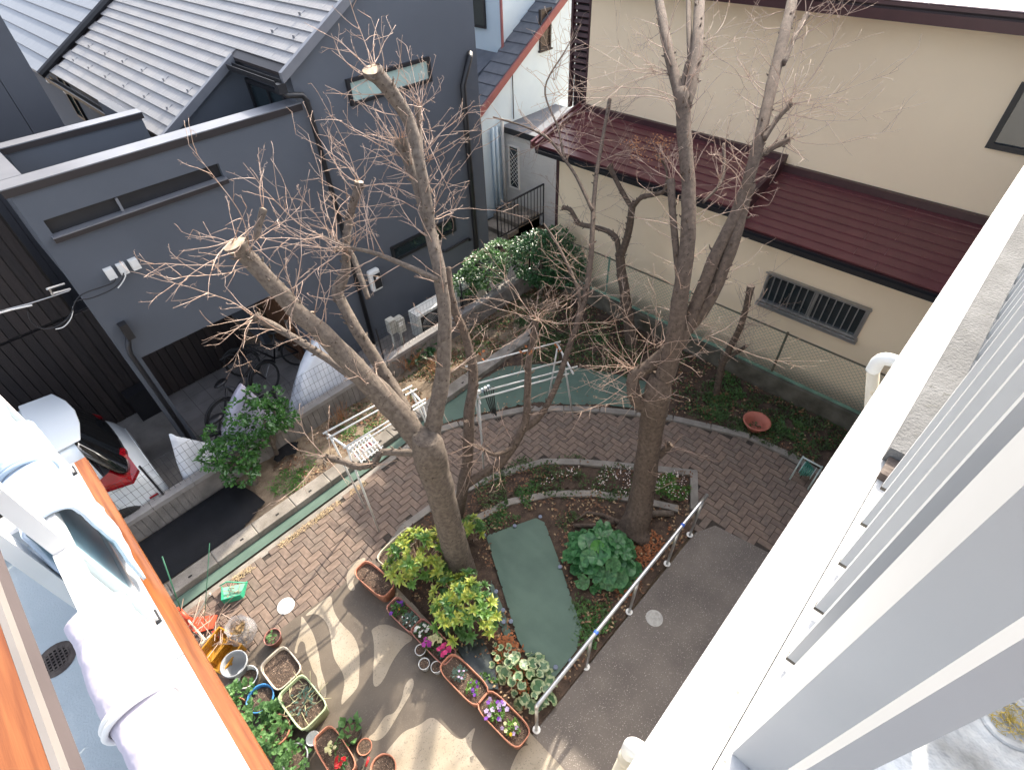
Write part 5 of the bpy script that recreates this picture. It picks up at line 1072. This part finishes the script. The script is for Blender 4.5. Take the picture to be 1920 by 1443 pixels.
sc = thing('green_dustpan', 'green plastic garden dustpan with twigs on the bricks', 'dustpan', at_z(440,1115,0)); m = mat('green_plastic', (0.03,0.36,0.20), (0.025,0.3,0.17), 0.45, 4); m2 = mat('pale_green_plastic2', (0.22,0.45,0.33), None, 0.5)
Zp = lambda a, b, z: at_z(a, b, z)
bl, br_, tl, tr_ = Zp(421,1132,.02), Zp(457,1122,.02), Zp(417,1102,.03), Zp(464,1092,.03)
MB().slab([bl, br_, tr_, tl],(0,0,.008)).build('pan', m2, sc)
for A, B_, h0, h1 in ((bl,br_,.12,.12),(br_,tr_,.12,.04),(tl,bl,.04,.12)):
    MB().add([A, B_, B_+Vector((0,0,h1)), A+Vector((0,0,h0)), A+Vector((.008,.008,0)), B_+Vector((.008,.008,0)), B_+Vector((.008,.008,h1)), A+Vector((.008,.008,h0))], [(0,1,2,3),(7,6,5,4),(3,2,6,7)]).build('side', m, sc)
MB().tube([Zp(412,1098,.1), Zp(425,1090,.15), Zp(464,1092,.1)], .009, 6).build('handle', m, sc, True)
tw = MB()
for i in range(14): p = Zp(rnd.uniform(424,458), rnd.uniform(1100,1126), .05); tw.tube([p, p+Vector((rnd.uniform(-.12,.12), rnd.uniform(-.12,.12), rnd.uniform(0,.06)))], .004, 4)
tw.build('twigs', M_twig, sc, kind='stuff')
bg_ = thing('plastic_bag', 'clear plastic bag stuffed with garden waste', 'bag', at_z(452,1195,0)); c = at_z(452,1182,.18); mb = MB(); N, K = 30, 12
for j in range(K+1):
    t_ = j/K; rr = (.20*math.sin(math.pi*min(1,.16+t_*.80)))**.8*.62 if t_ < .8 else .085+.05*(t_-.8)/.2
    for i in range(N):
        th = 2*math.pi*i/N; q = Vector((math.cos(th)*3, math.sin(th)*3, t_*5)); r2 = rr*(1+.16*noise.noise(q)+.07*noise.noise(q*3)); mb.v.append((c.x+r2*math.cos(th), c.y+r2*math.sin(th), .01+.34*t_+.02*noise.noise(q*2)))
for j in range(K):
    for i in range(N): mb.f.append((j*N+i, j*N+(i+1) % N, (j+1)*N+(i+1) % N, (j+1)*N+i))
mb.build('bag', mat('clear_bag', (0.42,0.42,0.43), (0.34,0.34,0.36), 0.18, 6, alpha=0.38, spec=0.8, bump=.6, bscale=18), bg_, True)
lt = MB()
for i in range(260): a_ = rnd.uniform(0,6.28); q = rnd.uniform(0,.105); p = Vector((c.x+q*math.cos(a_), c.y+q*math.sin(a_), rnd.uniform(.05,.28))); d = Vector((rnd.uniform(-1,1), rnd.uniform(-1,1), rnd.uniform(-.6,.6))).normalized(); e = d.orthogonal().normalized(); lt.add([p, p+d*.02+e*.012, p+d*.045, p+d*.02-e*.012], [(0,1,2,3)])
lt.build('waste', mat('straw_waste', (0.42,0.28,0.14), (0.22,0.14,0.06), 0.9, 30), bg_, kind='stuff')
rd = thing('red_tray', 'broken orange-red plastic tray full of sticks', 'tray', at_z(385,1165,0)); m = mat('orange_red_plastic', (0.62,0.075,0.03), (0.52,0.06,0.025), 0.45, 5)
MB().slab([Zp(345,1150,.05), Zp(372,1165,.05), Zp(372,1190,.05), Zp(350,1175,.05)],(0,0,.05)).build('piece', m, rd); MB().slab([Zp(365,1158,.08), Zp(408,1153,.06), Zp(400,1178,.06), Zp(372,1186,.07)],(0,0,.02)).build('piece', m, rd); MB().tube([Zp(333,1140,.22), Zp(352,1160,.18)], .03, 8).build('grip', m, rd, True); MB().slab([Zp(398,1185,.05), Zp(418,1176,.05), Zp(410,1196,.05)],(0,0,.03)).build('piece', m, rd)
bk2 = thing('stick_pile', 'heap of dry sticks and canes beside the red tray', 'sticks', at_z(370,1180,0)); mb = MB()
for i in range(60): p = Zp(rnd.uniform(335,425), rnd.uniform(1140,1215), rnd.uniform(.03,.2)); d = Vector((rnd.gauss(0,1), rnd.gauss(0,1), rnd.uniform(-.1,.5))).normalized(); mb.tube([p, p+d*rnd.uniform(.1,.4)], .005, 4)
mb.build('sticks', M_twig, bk2, kind='stuff')
for A, B_ in (((362,1165,.1),(394,1112,.5)),((343,1150,.1),(385,1200,.2)),((395,1190,.1),(368,1215,.15))): MB().tube([Zp(*A), Zp(*B_)], .012, 6).build('pale_stick', M_creampl, bk2)
M_cane = mat('green_cane', (0.04,0.16,0.09), None, 0.5)
for A, B_, lab in (((345,1160,.1),(304,1043,1.0),'thick dark green garden cane at the left of the stick heap'),((382,1180,.05),(393,1018,1.15),'thin green garden cane rising from the stick heap')):
    tag(MB().tube([Zp(*A), Zp(*B_)], .009 if 'thick' in lab else .005, 6).build('garden_cane', M_cane, smooth=True), lab, 'cane')
# ================= plants =================
def leafm(name, c, c2, rough=.45, sc=9): return mat(name, c, c2, rough, sc, leaf=True, contrast=.3)
G_dark = leafm('leaf_dark', (0.055,0.15,0.05), (0.025,0.085,0.028), .3); G_mid = leafm('leaf_mid', (0.085,0.19,0.045), (0.04,0.11,0.025)); G_bright = leafm('leaf_bright', (0.16,0.30,0.06), (0.08,0.19,0.035))
G_yel = leafm('leaf_yellow', (0.46,0.47,0.085), (0.17,0.29,0.05), .4, 16); G_cam = leafm('leaf_camellia', (0.085,0.21,0.045), (0.035,0.105,0.025), .25); G_clov = leafm('leaf_clover', (0.14,0.27,0.085), (0.065,0.16,0.045), .6); G_grass = leafm('grass', (0.11,0.26,0.035), (0.05,0.14,0.02)); G_weed = leafm('weed', (0.075,0.13,0.035), (0.035,0.065,0.018)); G_blue = leafm('leaf_bluegreen', (0.12,0.2,0.16), (0.07,0.13,0.1)); G_white = leafm('leaf_pale_spot', (0.30,0.40,0.25), (0.05,0.14,0.04), .3, 22)
def leaf(mb, p, d, up, L, w_, fold=.25):
    d = d.normalized(); s = d.cross(up)
    if s.length < 1e-4: s = d.orthogonal()
    s.normalize(); n = s.cross(d); m_ = p+d*L*.5
    mb.add([p, m_-s*w_+n*w_*fold, m_+n*0, m_+s*w_+n*w_*fold, p+d*L-n*L*.12], [(0,1,2),(0,2,3),(1,4,2),(2,4,3)])
def rv(s=1): return Vector((rnd.gauss(0,1), rnd.gauss(0,1), rnd.gauss(0,1)))*s
def cluster_mesh(m, n, L, w_, seed):
    mb = MB(); 
    for i in range(n): th = i*2.4+rnd.uniform(-.2,.2); el = .15+.9*i/n; d = Vector((math.cos(th)*math.cos(el), math.sin(th)*math.cos(el), math.sin(el))); leaf(mb, Vector((0,0,0)), d, Vector((0,0,1)), L*rnd.uniform(.75,1.1)*(1-.3*i/n), w_*(1-.3*i/n))
    me = bpy.data.meshes.new('leaf_cluster'); me.from_pydata(mb.v, [], mb.f); me.materials.append(m); return me
def shrub(name, lab, c, rad, n, meshes, stem_m, group=None, stems=6, low=.1):
    t = thing(name, lab, 'shrub', (c[0],c[1],0), group); sm = MB()
    for i in range(n):
        for _ in range(20):
            d = rv().normalized()
            if d.z > -.25: break
        q = Vector((c[0]+d.x*rad[0], c[1]+d.y*rad[1], c[2]+d.z*rad[2]))*1.0; k = rnd.uniform(.55,1.0); q = Vector(c)+(q-Vector(c))*k; q.z = max(q.z, low)
        o = link('leaf_cluster', rnd.choice(meshes), t, loc=q-t.location); nrm = (d+Vector((0,0,.9))).normalized(); o.rotation_euler = (nrm.to_track_quat('Z','Y') @ Matrix.Rotation(rnd.uniform(0,6.28),3,'Z').to_quaternion()).to_euler(); o.scale = [rnd.uniform(.8,1.2)]*3
        sm.tube(smooth_line([(c[0]+rnd.uniform(-.04,.04), c[1]+rnd.uniform(-.04,.04), 0), (c[0]+(q.x-c[0])*.4, c[1]+(q.y-c[1])*.4, q.z*.6), tuple(q)], 1), [.007,.006,.005,.003], 4, False)
    sm.build('stems', stem_m, t, kind='stuff'); return t
ym = [cluster_mesh(G_yel, 12, .115, .021, i) for i in range(3)]+[cluster_mesh(G_bright, 12, .12, .023, 9), cluster_mesh(G_mid, 12, .11, .023, 8)]
def pz(a, b, z): return tuple(at_z(a, b, z))
shrub('yellow_shrub', 'yellow-green leafy shrub left of the largest trunk', pz(786,1045,.36), (.46,.42,.36), 92, ym, M_twig, 'yellow-green shrubs')
shrub('yellow_shrub', 'yellow-green leafy shrub in front of the largest trunk', pz(870,1135,.33), (.42,.48,.32), 96, ym, M_twig, 'yellow-green shrubs')
gm = [cluster_mesh(G_bright, 10, .10, .022, 3), cluster_mesh(G_mid, 10, .10, .022, 4), ym[0]]
shrub('green_shrub', 'small green shrub right of the largest trunk', pz(886,992,.28), (.17,.19,.18), 20, gm, M_twig)
# big-leaved dark plant
def round_leaf(name, r_, m, m2=None, n=16, notch=True, ruffle=.12):
    mb = MB(); v = [(0,0,0)]; v2 = []
    for ringr in (.55, 1.0):
        for k in range(n):
            th = 2*math.pi*k/n+.0; rr = r_*ringr*(1-(.55 if notch and k == 0 else 0))*(rnd.uniform(.65,1.45) if m2 and ringr < 1 else rnd.uniform(.92,1.05)); z = .10*r_*ringr**2+(ruffle*r_*math.sin(k*2.1)*ringr**2)+(.03*r_*(k % 2))*ringr
            v.append((rr*math.cos(th)+r_*.25, rr*math.sin(th), z-.02*r_))
    f = [(0, 1+k, 1+(k+1) % n) for k in range(n)]; f2 = [(1+k, 1+n+k, 1+n+(k+1) % n, 1+(k+1) % n) for k in range(n)]
    me = bpy.data.meshes.new(name); me.from_pydata(v, [], f+f2); me.materials.append(m)
    if m2: me.materials.append(m2); me.polygons.foreach_set('material_index', [0]*n+[1]*n)
    me.polygons.foreach_set('use_smooth', [True]*(2*n)); return me
M_lig = mat('glossy_dark_leaf', (0.05,0.175,0.06), (0.018,0.08,0.026), .32, 22, leaf=True); M_lig2 = mat('glossy_fresh_leaf', (0.07,0.24,0.035), (0.04,0.16,0.025), .25, 16, leaf=True)
M_ligr = mat('glossy_leaf_rim', (0.085,0.24,0.085), (0.035,0.13,0.045), .35, 26, leaf=True)
lm = [round_leaf('leaf', .135, M_lig, M_ligr, n=18, ruffle=r_) for r_ in (.14,.2,.1)]+[round_leaf('leaf', .12, M_lig2, n=18)]
def dome(name, lab, c, rad, n, meshes, stem, cat='plant', smin=.75, smax=1.15, tilt=.9, wts=None):
    t = thing(name, lab, cat, (c[0],c[1],0)); sm = MB()
    for i in range(n):
        u = (i+.5)/n; el = math.asin(1-u*.93); th = i*2.39996; d = Vector((math.cos(th)*math.cos(el), math.sin(th)*math.cos(el), math.sin(el)))
        q = Vector((c[0]+d.x*rad[0]*rnd.uniform(.85,1.1), c[1]+d.y*rad[1]*rnd.uniform(.85,1.1), c[2]*.3+d.z*rad[2]*rnd.uniform(.85,1.1)))
        o = link('leaf', rnd.choices(meshes, wts)[0] if wts else rnd.choice(meshes), t, loc=q-t.location); nrm = (d*tilt+Vector((0,0,.55))+rv(.28)).normalized()
        o.rotation_euler = (nrm.to_track_quat('Z','X') @ Matrix.Rotation(rnd.uniform(0,6.28),3,'Z').to_quaternion()).to_euler(); o.scale = [rnd.uniform(smin,smax)]*3
        sm.tube(smooth_line([(c[0]+d.x*.05,c[1]+d.y*.05,0), ((c[0]+q.x)/2,(c[1]+q.y)/2,q.z*.75), tuple(q)], 1), .005, 4, False)
    sm.build('stems', stem, t, kind='stuff'); return t
dome('big_leaf_plant', 'glossy dark green plant with big round leaves beside the green sheet', pz(1130,1045,.15), (.44,.44,.42), 50, lm, G_mid, wts=[10,10,10,1], tilt=.75, smin=.6, smax=1.15)
M_vin = mat('ivy_green', (0.10,0.20,0.10), (0.05,0.13,0.05), .4, 18, leaf=True); M_vcr = mat('ivy_cream', (0.50,0.52,0.32), (0.16,0.26,0.11), .45, 30, leaf=True)
im = [round_leaf('leaf', .072, M_vin, M_vcr, n=12, ruffle=r_) for r_ in (.1,.2,.15,.05,.18,.12)]
dome('variegated_ivy', 'cream-edged ivy with big leaves beside the handrail end', pz(988,1272,.12), (.28,.34,.20), 30, im, G_mid, tilt=.55, smin=.55, smax=1.2)
dome('variegated_ivy', 'small patch of cream ivy leaves above the larger ivy', pz(945,1235,.08), (.18,.2,.10), 14, [round_leaf('leaf', .045, M_vin, M_vcr, n=10)], G_mid, tilt=.4)
def foliage(lab, name, blobs, n, m, L, w_, trunk=None, cat='bush', m2=None, frac=.3, hollow=.55):
    t = thing(name, lab, cat, (blobs[0][0][0], blobs[0][0][1], 0)); A, B_ = MB(), MB(); tot = sum(b[1][0]*b[1][1]*b[1][2] for b in blobs)
    for c, r_ in blobs:
        k = int(n*r_[0]*r_[1]*r_[2]/tot)
        for i in range(k):
            d = rv().normalized(); f = rnd.uniform(hollow,1)**.6; q = Vector((c[0]+d.x*r_[0]*f, c[1]+d.y*r_[1]*f, c[2]+d.z*r_[2]*f))
            if noise.noise(q*5.0) < -.12: continue
            leaf(B_ if (m2 and rnd.random() < frac) else A, q, (d+rv(.8)+Vector((0,0,.1))), Vector((0,0,1)), L*rnd.uniform(.6,1.2), w_*rnd.uniform(.7,1.2))
    A.build('foliage', m, t, kind='stuff')
    if m2: B_.build('pale_foliage', m2, t, kind='stuff')
    if trunk:
        for P, r_ in trunk: S = spline([(*p, r_*(1-.5*i/len(P))) for i, p in enumerate(P)], 4); MB().tube([s[:3] for s in S], [s[3] for s in S], 9, True, .25).build('trunk' if r_ > .025 else 'branch', M_bark, t, True)
    return t
c1, c2 = at_z(440,845,.75), at_z(490,780,1.0)
foliage('dark green camellia bush in front of the garden wall', 'camellia_bush', [((c1.x,c1.y,.72),(.34,.32,.26)), ((c2.x,c2.y,.98),(.30,.30,.28)), ((c1.x-.3,c1.y+.02,.85),(.2,.2,.16)), ((c1.x+.25,c1.y-.12,.8),(.22,.2,.2)), ((c2.x-.22,c2.y+.1,1.2),(.2,.2,.16)), ((c2.x+.1,c2.y+.1,1.3),(.18,.18,.14)), ((c1.x-.05,c1.y+.2,1.0),(.2,.2,.16)), ((c2.x+.3,c2.y+.1,1.1),(.16,.16,.14)), ((c1.x-.1,c1.y-.2,.5),(.25,.25,.2)), ((c2.x+.25,c2.y-.05,.85),(.22,.22,.25))], 3600, G_cam, .088, .024, [([tuple(at_z(480,910,0)), tuple(at_z(470,880,.35)), (c1.x,c1.y,.7)], .05), ([tuple(at_z(520,855,0)), tuple(at_z(515,840,.3)), (c2.x,c2.y,.9)], .04), ([tuple(at_z(475,890,.3)), (c1.x-.2,c1.y,.75)], .02), ([tuple(at_z(515,840,.3)), (c2.x+.2,c2.y,.95)], .02)], m2=G_white, frac=.12)
c3 = at_z(910,500,1.0)
foliage('pale glossy evergreen bush in the far garden corner', 'evergreen_bush', [((c3.x,c3.y,.95),(.5,.42,.36)), ((c3.x-.42,c3.y+.1,.8),(.36,.3,.27)), ((c3.x+.36,c3.y-.1,1.15),(.4,.34,.3))], 3400, G_white, .09, .025, [([(c3.x+.05,c3.y-.1,0),(c3.x,c3.y,.5),(c3.x,c3.y,.9)], .045)], m2=G_cam, frac=.4)
c4 = at_z(1015,480,1.0)
foliage('dark evergreen bush beside the cream wall corner', 'evergreen_bush', [((c4.x,c4.y,.95),(.66,.58,.56)), ((c4.x+.35,c4.y-.35,.75),(.46,.46,.5)), ((c4.x-.25,c4.y+.1,1.3),(.42,.36,.3)), ((c4.x+.4,c4.y-.1,1.2),(.36,.34,.3))], 6500, G_dark, .085, .024, [([(c4.x,c4.y,0),(c4.x,c4.y,.5),(c4.x,c4.y,1.0)], .05)], m2=G_white, frac=.06)
c5 = at_z(780,650,.3); foliage('low glossy leafy plant beside the garden wall', 'low_plant', [((c5.x,c5.y,.18),(.42,.2,.16))], 420, G_white, .13, .035, cat='plant', m2=G_dark, frac=.6)
# ---- ground cover ----
def tuft(name, m, spots, L, n_per, w_=.008, lay=.7):
    mb = MB()
    for (cx, cy, rx, ry) in spots:
        for i in range(int(n_per*rx*ry*330)):
            a, q = rnd.uniform(0,6.28), rnd.random()**.5; x, y = cx+rx*q*math.cos(a), cy+ry*q*math.sin(a)
            if noise.noise(Vector((x*3.3, y*3.3, 2))) < -.15: continue
            z = .03+.02*noise.noise(Vector((x, y, 0))*2.1)
            leaf(mb, Vector((x,y,z)), Vector((rnd.gauss(0,1)*lay, rnd.gauss(0,1)*lay, rnd.uniform(.2,1.1))), Vector((0,0,1)), L*rnd.uniform(.5,1.3), w_*rnd.uniform(.6,1.3))
    o = mb.build(name, m); o['kind'] = 'stuff'; return o
def S_(a, b, rx, ry): p = at_z(a, b, .02); return (p.x, p.y, rx, ry)
def lbl(o, l, c): o['label'] = l; o['category'] = c
lbl(tuft('grass_patch', G_grass, [S_(560,880,.55,.18), S_(545,905,.3,.2), S_(700,805,.2,.14), S_(645,815,.25,.15), S_(690,835,.22,.12), S_(890,655,.35,.16), S_(1240,905,.26,.22), S_(1270,918,.24,.18), S_(1265,905,.2,.2), S_(715,725,.2,.15), S_(1225,910,.15,.15)], .05, 26), 'bright green grass tufts in the beds', 'grass')
lbl(tuft('weed_cover', G_weed, [S_(980,890,.5,.35), S_(930,920,.35,.3), S_(1060,895,.5,.35), S_(1150,905,.4,.3), S_(1450,790,.6,.7), S_(1380,770,.5,.6), S_(1500,830,.4,.5), S_(1320,750,.5,.4), S_(1540,800,.5,.5), S_(1150,680,.6,.5), S_(1080,640,.8,.5), S_(1000,620,.7,.5), S_(930,590,.9,.4), S_(960,560,.6,.4), S_(1030,660,.6,.4), S_(640,760,.5,.2), S_(780,690,.4,.3), S_(1110,1150,.3,.3), S_(960,960,.4,.2), S_(1070,980,.2,.2)], .05, 13, .011), 'low weeds spreading over the soil', 'weeds')
lbl(tuft('ground_ivy', G_mid, [S_(1480,810,.35,.35), S_(1340,765,.35,.3), S_(1370,725,.4,.35), S_(930,970,.35,.12), S_(975,935,.4,.15), S_(1110,1160,.22,.25), S_(1100,1190,.2,.2), S_(925,1250,.2,.2), S_(880,610,.4,.3), S_(1140,640,.3,.3), S_(1000,600,.3,.3)], .045, 15, .016), 'green creeping leaves on the shaded soil', 'ground cover')
SHEET2 = [tuple(at_z(a, b, .05).xy) for a, b in px2]
def litter(name, m, polys, n, L, z=.03, lab='', cat='litter', flat=.35):
    mb = MB()
    for P in polys:
        xs = [p[0] for p in P]; ys = [p[1] for p in P]; k = 0
        while k < n:
            x, y = rnd.uniform(min(xs),max(xs)), rnd.uniform(min(ys),max(ys)); k += 1
            if not inpoly(x, y, P) or inpoly(x, y, SHEET2) or noise.noise(Vector((x*2.7, y*2.7, 5))) < -.1: continue
            d = Vector((rnd.gauss(0,1), rnd.gauss(0,1), rnd.gauss(0,flat))); leaf(mb, Vector((x,y,z+rnd.uniform(0,.025))), d, Vector((rnd.gauss(0,.4), rnd.gauss(0,.4), 1)), L*rnd.uniform(.5,1.3), L*.28, .1)
    o = mb.build(name, m); o['kind'] = 'stuff'; lbl(o, lab, cat)
LB = [(1.0,5.9),(7.9,5.9),(7.9,6.85),(1.0,6.85)]
litter('leaf_litter', mat('brown_litter', (0.23,0.115,0.06), (0.09,0.048,0.03), .9, 12), [BEDB, LB, BEDR, BEDA], 4200, .045, .03, 'brown dead leaves scattered over the beds')
litter('straw_litter', mat('straw_litter', (0.40,0.29,0.17), (0.24,0.16,0.09), .9, 12), [LB, BEDB, BEDR], 1500, .05, .035, 'pale dry straw and leaf scraps on the beds')
litter('leaf_litter', mat('rust_litter', (0.36,0.13,0.05), (0.22,0.075,0.03), .9, 12), [[tuple(at_z(a,b,0).xy) for a, b in ((925,1195),(960,1190),(1000,1250),(1010,1330),(960,1290),(930,1250))], [tuple(at_z(a,b,0).xy) for a, b in ((1200,1010),(1260,985),(1240,1040),(1170,1140),(1150,1110))]], 900, .05, .035, 'rust-coloured dead leaves by ivy and handrail')
litter('white_petals', mat('pale_petal', (0.75,0.66,0.60), (0.62,0.53,0.48), .8, 12), [[tuple(at_z(a,b,0).xy) for a, b in ((1010,910),(1050,880),(1180,875),(1280,890),(1290,940),(1190,930),(1090,920))]], 1300, .028, .05, 'small pale fallen petals in the kerbed strip', flat=.15)
litter('sand_edge', mat('dry_straw_edge', (0.50,0.38,0.22), (0.35,0.25,0.14), .9, 14), [[(-.8,5.24),(1.9,5.24),(1.9,5.34),(-.8,5.34)]], 1600, .022, .0, 'dry straw gathered along the brick path edge', flat=.1)
LB2 = [(2.2,5.9),(7.9,5.9),(7.9,6.82),(2.2,6.82)]; BR2 = [(7.9,-.2),(7.9,5.9),(5.4,5.9),(5.9,5.0),(6.5,4.1),(6.95,2.95),(6.4,2.5),(6.85,1.4),(6.9,-.2)]
litter('leaf_litter', mat('brown_litter',(0,0,0)), [LB2, BR2], 2500, .05, .045, 'brown dead leaves among weeds in the rear beds', flat=.6)
litter('weed_cover', G_weed, [LB2, BR2], 3200, .05, .03, 'low green weeds between dead leaves in the rear beds', 'weeds', flat=.8)
litter('ground_ivy', G_mid, [LB2, BR2], 1100, .055, .035, 'creeping green leaves in the rear beds', 'ground cover', flat=.8)
# brown shrubs of dry stems in the left bed
def drybush(lab, px, py, n, h, seed, m=None):
    c = at_z(px, py, .05); t = thing('dry_shrub', lab, 'shrub', (c.x,c.y,0), 'dry stem shrubs'); mb = MB()
    for i in range(n):
        d = Vector((rnd.gauss(0,.45), rnd.gauss(0,.35), 1)).normalized(); p = c+Vector((rnd.gauss(0,.06), rnd.gauss(0,.06), 0)); pts = [p]
        for k in range(5): d = (d+rv(.13)).normalized(); pts.append(pts[-1]+d*h/5*rnd.uniform(.6,1.2))
        mb.tube(pts, [.005,.0045,.004,.0035,.003,.002], 4, False)
        for k in (2,3,4): mb.tube([pts[k], pts[k]+(d+rv(.7)).normalized()*h*.25], [.003,.0015], 3, False)
    mb.build('stems', m or M_twig, t, kind='stuff')
M_rstem = mat('rusty_stem', (0.33,0.15,0.06), (0.2,0.09,0.04), .8, 20)
for a in (('dry brown stems beside the meter boxes',765,690,26,.55,1,M_rstem),('dry stems behind the sunny laundry rack',730,740,22,.45,2),('dry twiggy shrub near the outdoor unit',880,610,30,.6,3),('dry stems in front of the glossy low plant',820,700,24,.5,4,M_rstem),('dry stems under the silver cover wall',640,790,18,.35,5,M_rstem)): drybush(*a)
# roots by the right tree
rt = thing('surface_root', 'gnarled surface root beside the right trunk', 'root', at_z(1130,975,0))
for P in (((1180,985),(1150,975),(1130,965),(1100,960),(1080,975)),((1150,978),(1120,985),(1075,985))): MB().tube([tuple(at_z(a,b,.04)) for a, b in P], [.05,.04,.03,.025,.012][:len(P)], 8, True, .4).build('root', M_bark2, rt, True)
tag(MB().tube([tuple(at_z(a,b,.06)) for a, b in ((1215,965),(1235,962),(1262,962))], .045, 8, True, .3).build('log', M_bark, smooth=True), 'short cut log lying right of the right trunk', 'log')
# ---- planting in pots ----
def flower(mb, p, r_, nrm=None):
    n = (nrm or (Vector((0,0,1))+rv(.35))).normalized(); a = n.orthogonal().normalized(); b = n.cross(a)
    for k in range(5): th = k*1.2566; d = a*math.cos(th)+b*math.sin(th); e = n.cross(d); mb.add([p, p+d*r_*.6+e*r_*.48+n*r_*.15, p+d*r_*1.05+n*r_*.1, p+d*r_*.6-e*r_*.48+n*r_*.15], [(0,1,2,3)])
def fm(name, c, c2=None): return mat(name, c, c2 or tuple(k*.7 for k in c), .6, 30, leaf=True)
F_vio = fm('petal_violet', (0.22,0.06,0.42)); F_lil = fm('petal_lilac', (0.55,0.42,0.68)); F_white = fm('petal_white', (0.8,0.78,0.74)); F_yel = fm('petal_yellow', (0.8,0.55,0.03)); F_mag = fm('petal_magenta', (0.45,0.05,0.36)); F_pink = fm('petal_pink', (0.75,0.06,0.24)); F_red = fm('petal_red', (0.5,0.008,0.015)); F_cream = fm('petal_cream', (0.78,0.74,0.42))
def potplant(lab, c, r_, h, n, m, L, w_, flowers=(), name='potted_plant', group=None):
    t = thing(name, lab, 'plant', c, group); mb = MB()
    for i in range(n):
        d = rv().normalized(); d.z = abs(d.z); q = Vector((c[0]+d.x*r_*rnd.random()**.5, c[1]+d.y*r_*rnd.random()**.5, c[2]+.01+d.z*h*rnd.uniform(.3,1))); leaf(mb, q, d+rv(.5)+Vector((0,0,.3)), Vector((0,0,1)), L*rnd.uniform(.7,1.2), w_)
    mb.build('leaves', m, t, kind='stuff')
    for fmat, nf, fr, sp in flowers:
        for i in range(nf):
            f = MB(); a, q = rnd.uniform(0,6.28), r_*sp*rnd.random()**.5; flower(f, Vector((c[0]+q*math.cos(a), c[1]+q*math.sin(a), c[2]+h*rnd.uniform(.7,1.15))), fr); f.build('flower', fmat, t)
    return t
def on(key, du, dv=0):
    t, c, rz = PL[key]; return (c.x+du*math.cos(rz)-dv*math.sin(rz), c.y+du*math.sin(rz)+dv*math.cos(rz), c.z)
potplant('green pansy with purple and yellow flowers in the small brown planter', on(1,.10), .10, .10, 90, G_mid, .045, .014, [(F_vio,4,.03,1.2),(F_yel,1,.026,.4)])
potplant('grey-green leafy plant in the small brown planter', on(1,-.12), .10, .09, 110, G_blue, .035, .011, [(F_white,5,.012,.9)])
potplant('white flowers in the brown planter', on(2,.20), .09, .10, 70, G_dark, .04, .012, [(F_white,12,.022,1.0)])
potplant('magenta flowers in the brown planter', on(2,.0,.06), .06, .10, 40, G_mid, .04, .012, [(F_mag,7,.034,1.0)])
potplant('cream primula blossoms in the brown planter', on(2,-.04,-.02), .07, .11, 40, G_mid, .04, .012, [(F_cream,8,.042,1.0)])
potplant('bright pink flowers in the brown planter', on(2,-.19), .08, .10, 90, G_blue, .04, .012, [(F_pink,12,.032,1.0)])
potplant('clump of small grey-green leaves in the third terracotta planter', on(3,.08), .085, .09, 170, G_blue, .03, .009, [(F_lil,4,.016,1.3)])
potplant('small violet pansy in the third terracotta planter', on(3,-.14), .08, .08, 80, G_bright, .035, .012, [(F_vio,6,.022,1.2)])
potplant('violet pansies at the left of the last planter', on(4,.11), .10, .08, 120, G_bright, .04, .012, [(F_lil,9,.03,1.3),(F_vio,6,.026,1.4)])
potplant('mixed pale pansies at the right of the last planter', on(4,-.13), .085, .08, 100, G_bright, .035, .011, [(F_lil,4,.024,1.3),(F_cream,3,.022,1.1),(F_yel,1,.022,1.0)])
potplant('white blossom cluster in the bottom terracotta planter', on('t',.05), .06, .08, 30, G_mid, .03, .01, [(F_cream,16,.02,.9)])
potplant('red flowers in the bottom terracotta planter', on('t',-.12), .06, .08, 40, G_dark, .04, .012, [(F_red,10,.026,1.0)])
potplant('blue-green withered rosettes in the sage planter', on('g',.0), .16, .10, 60, G_blue, .055, .012)
wt = thing('withered_stems', 'pale withered stems sprawling over the sage planter', 'plant', on('g',0)); mb = MB()
for i in range(26): p = Vector(on('g',rnd.uniform(-.2,.2),rnd.uniform(-.12,.12))); d = Vector((rnd.gauss(0,1), rnd.gauss(0,1), rnd.uniform(.1,.9))).normalized(); q = p+d*rnd.uniform(.08,.25); mb.tube([p, p.lerp(q,.5)+rv(.015), q], [.005,.004,.002], 4, False)
mb.build('stems', mat('straw_stem', (0.5,0.45,0.28), (0.38,0.36,0.2), .8, 20), wt, kind='stuff')
potplant('broad-leaved seedlings in the dark pot', PT['d'][1], .13, .12, 22, G_clov, .10, .035); potplant('seedling in the small brown pot', PT['L'][1], .05, .06, 14, G_clov, .05, .018)
for a, b, r_, h, where in ((452,1300,.15,.22,'beside the blue pot'),(475,1350,.17,.30,'over the hidden terracotta pot'),(520,1378,.17,.25,'in the round terracotta pot'),(470,1392,.16,.25,'against the orange edge, left'),(548,1422,.16,.22,'in the grey round pot'),(505,1428,.2,.25,'at the bottom of the photo'),(512,1335,.10,.18,'next to the sage planter')):
    c = at_z(a, b, .2); potplant('dense clover-like leaves '+where, (c.x,c.y,.16), r_*1.1, h, 95, G_clov, .068, .03, group='clover leaves over the pots')
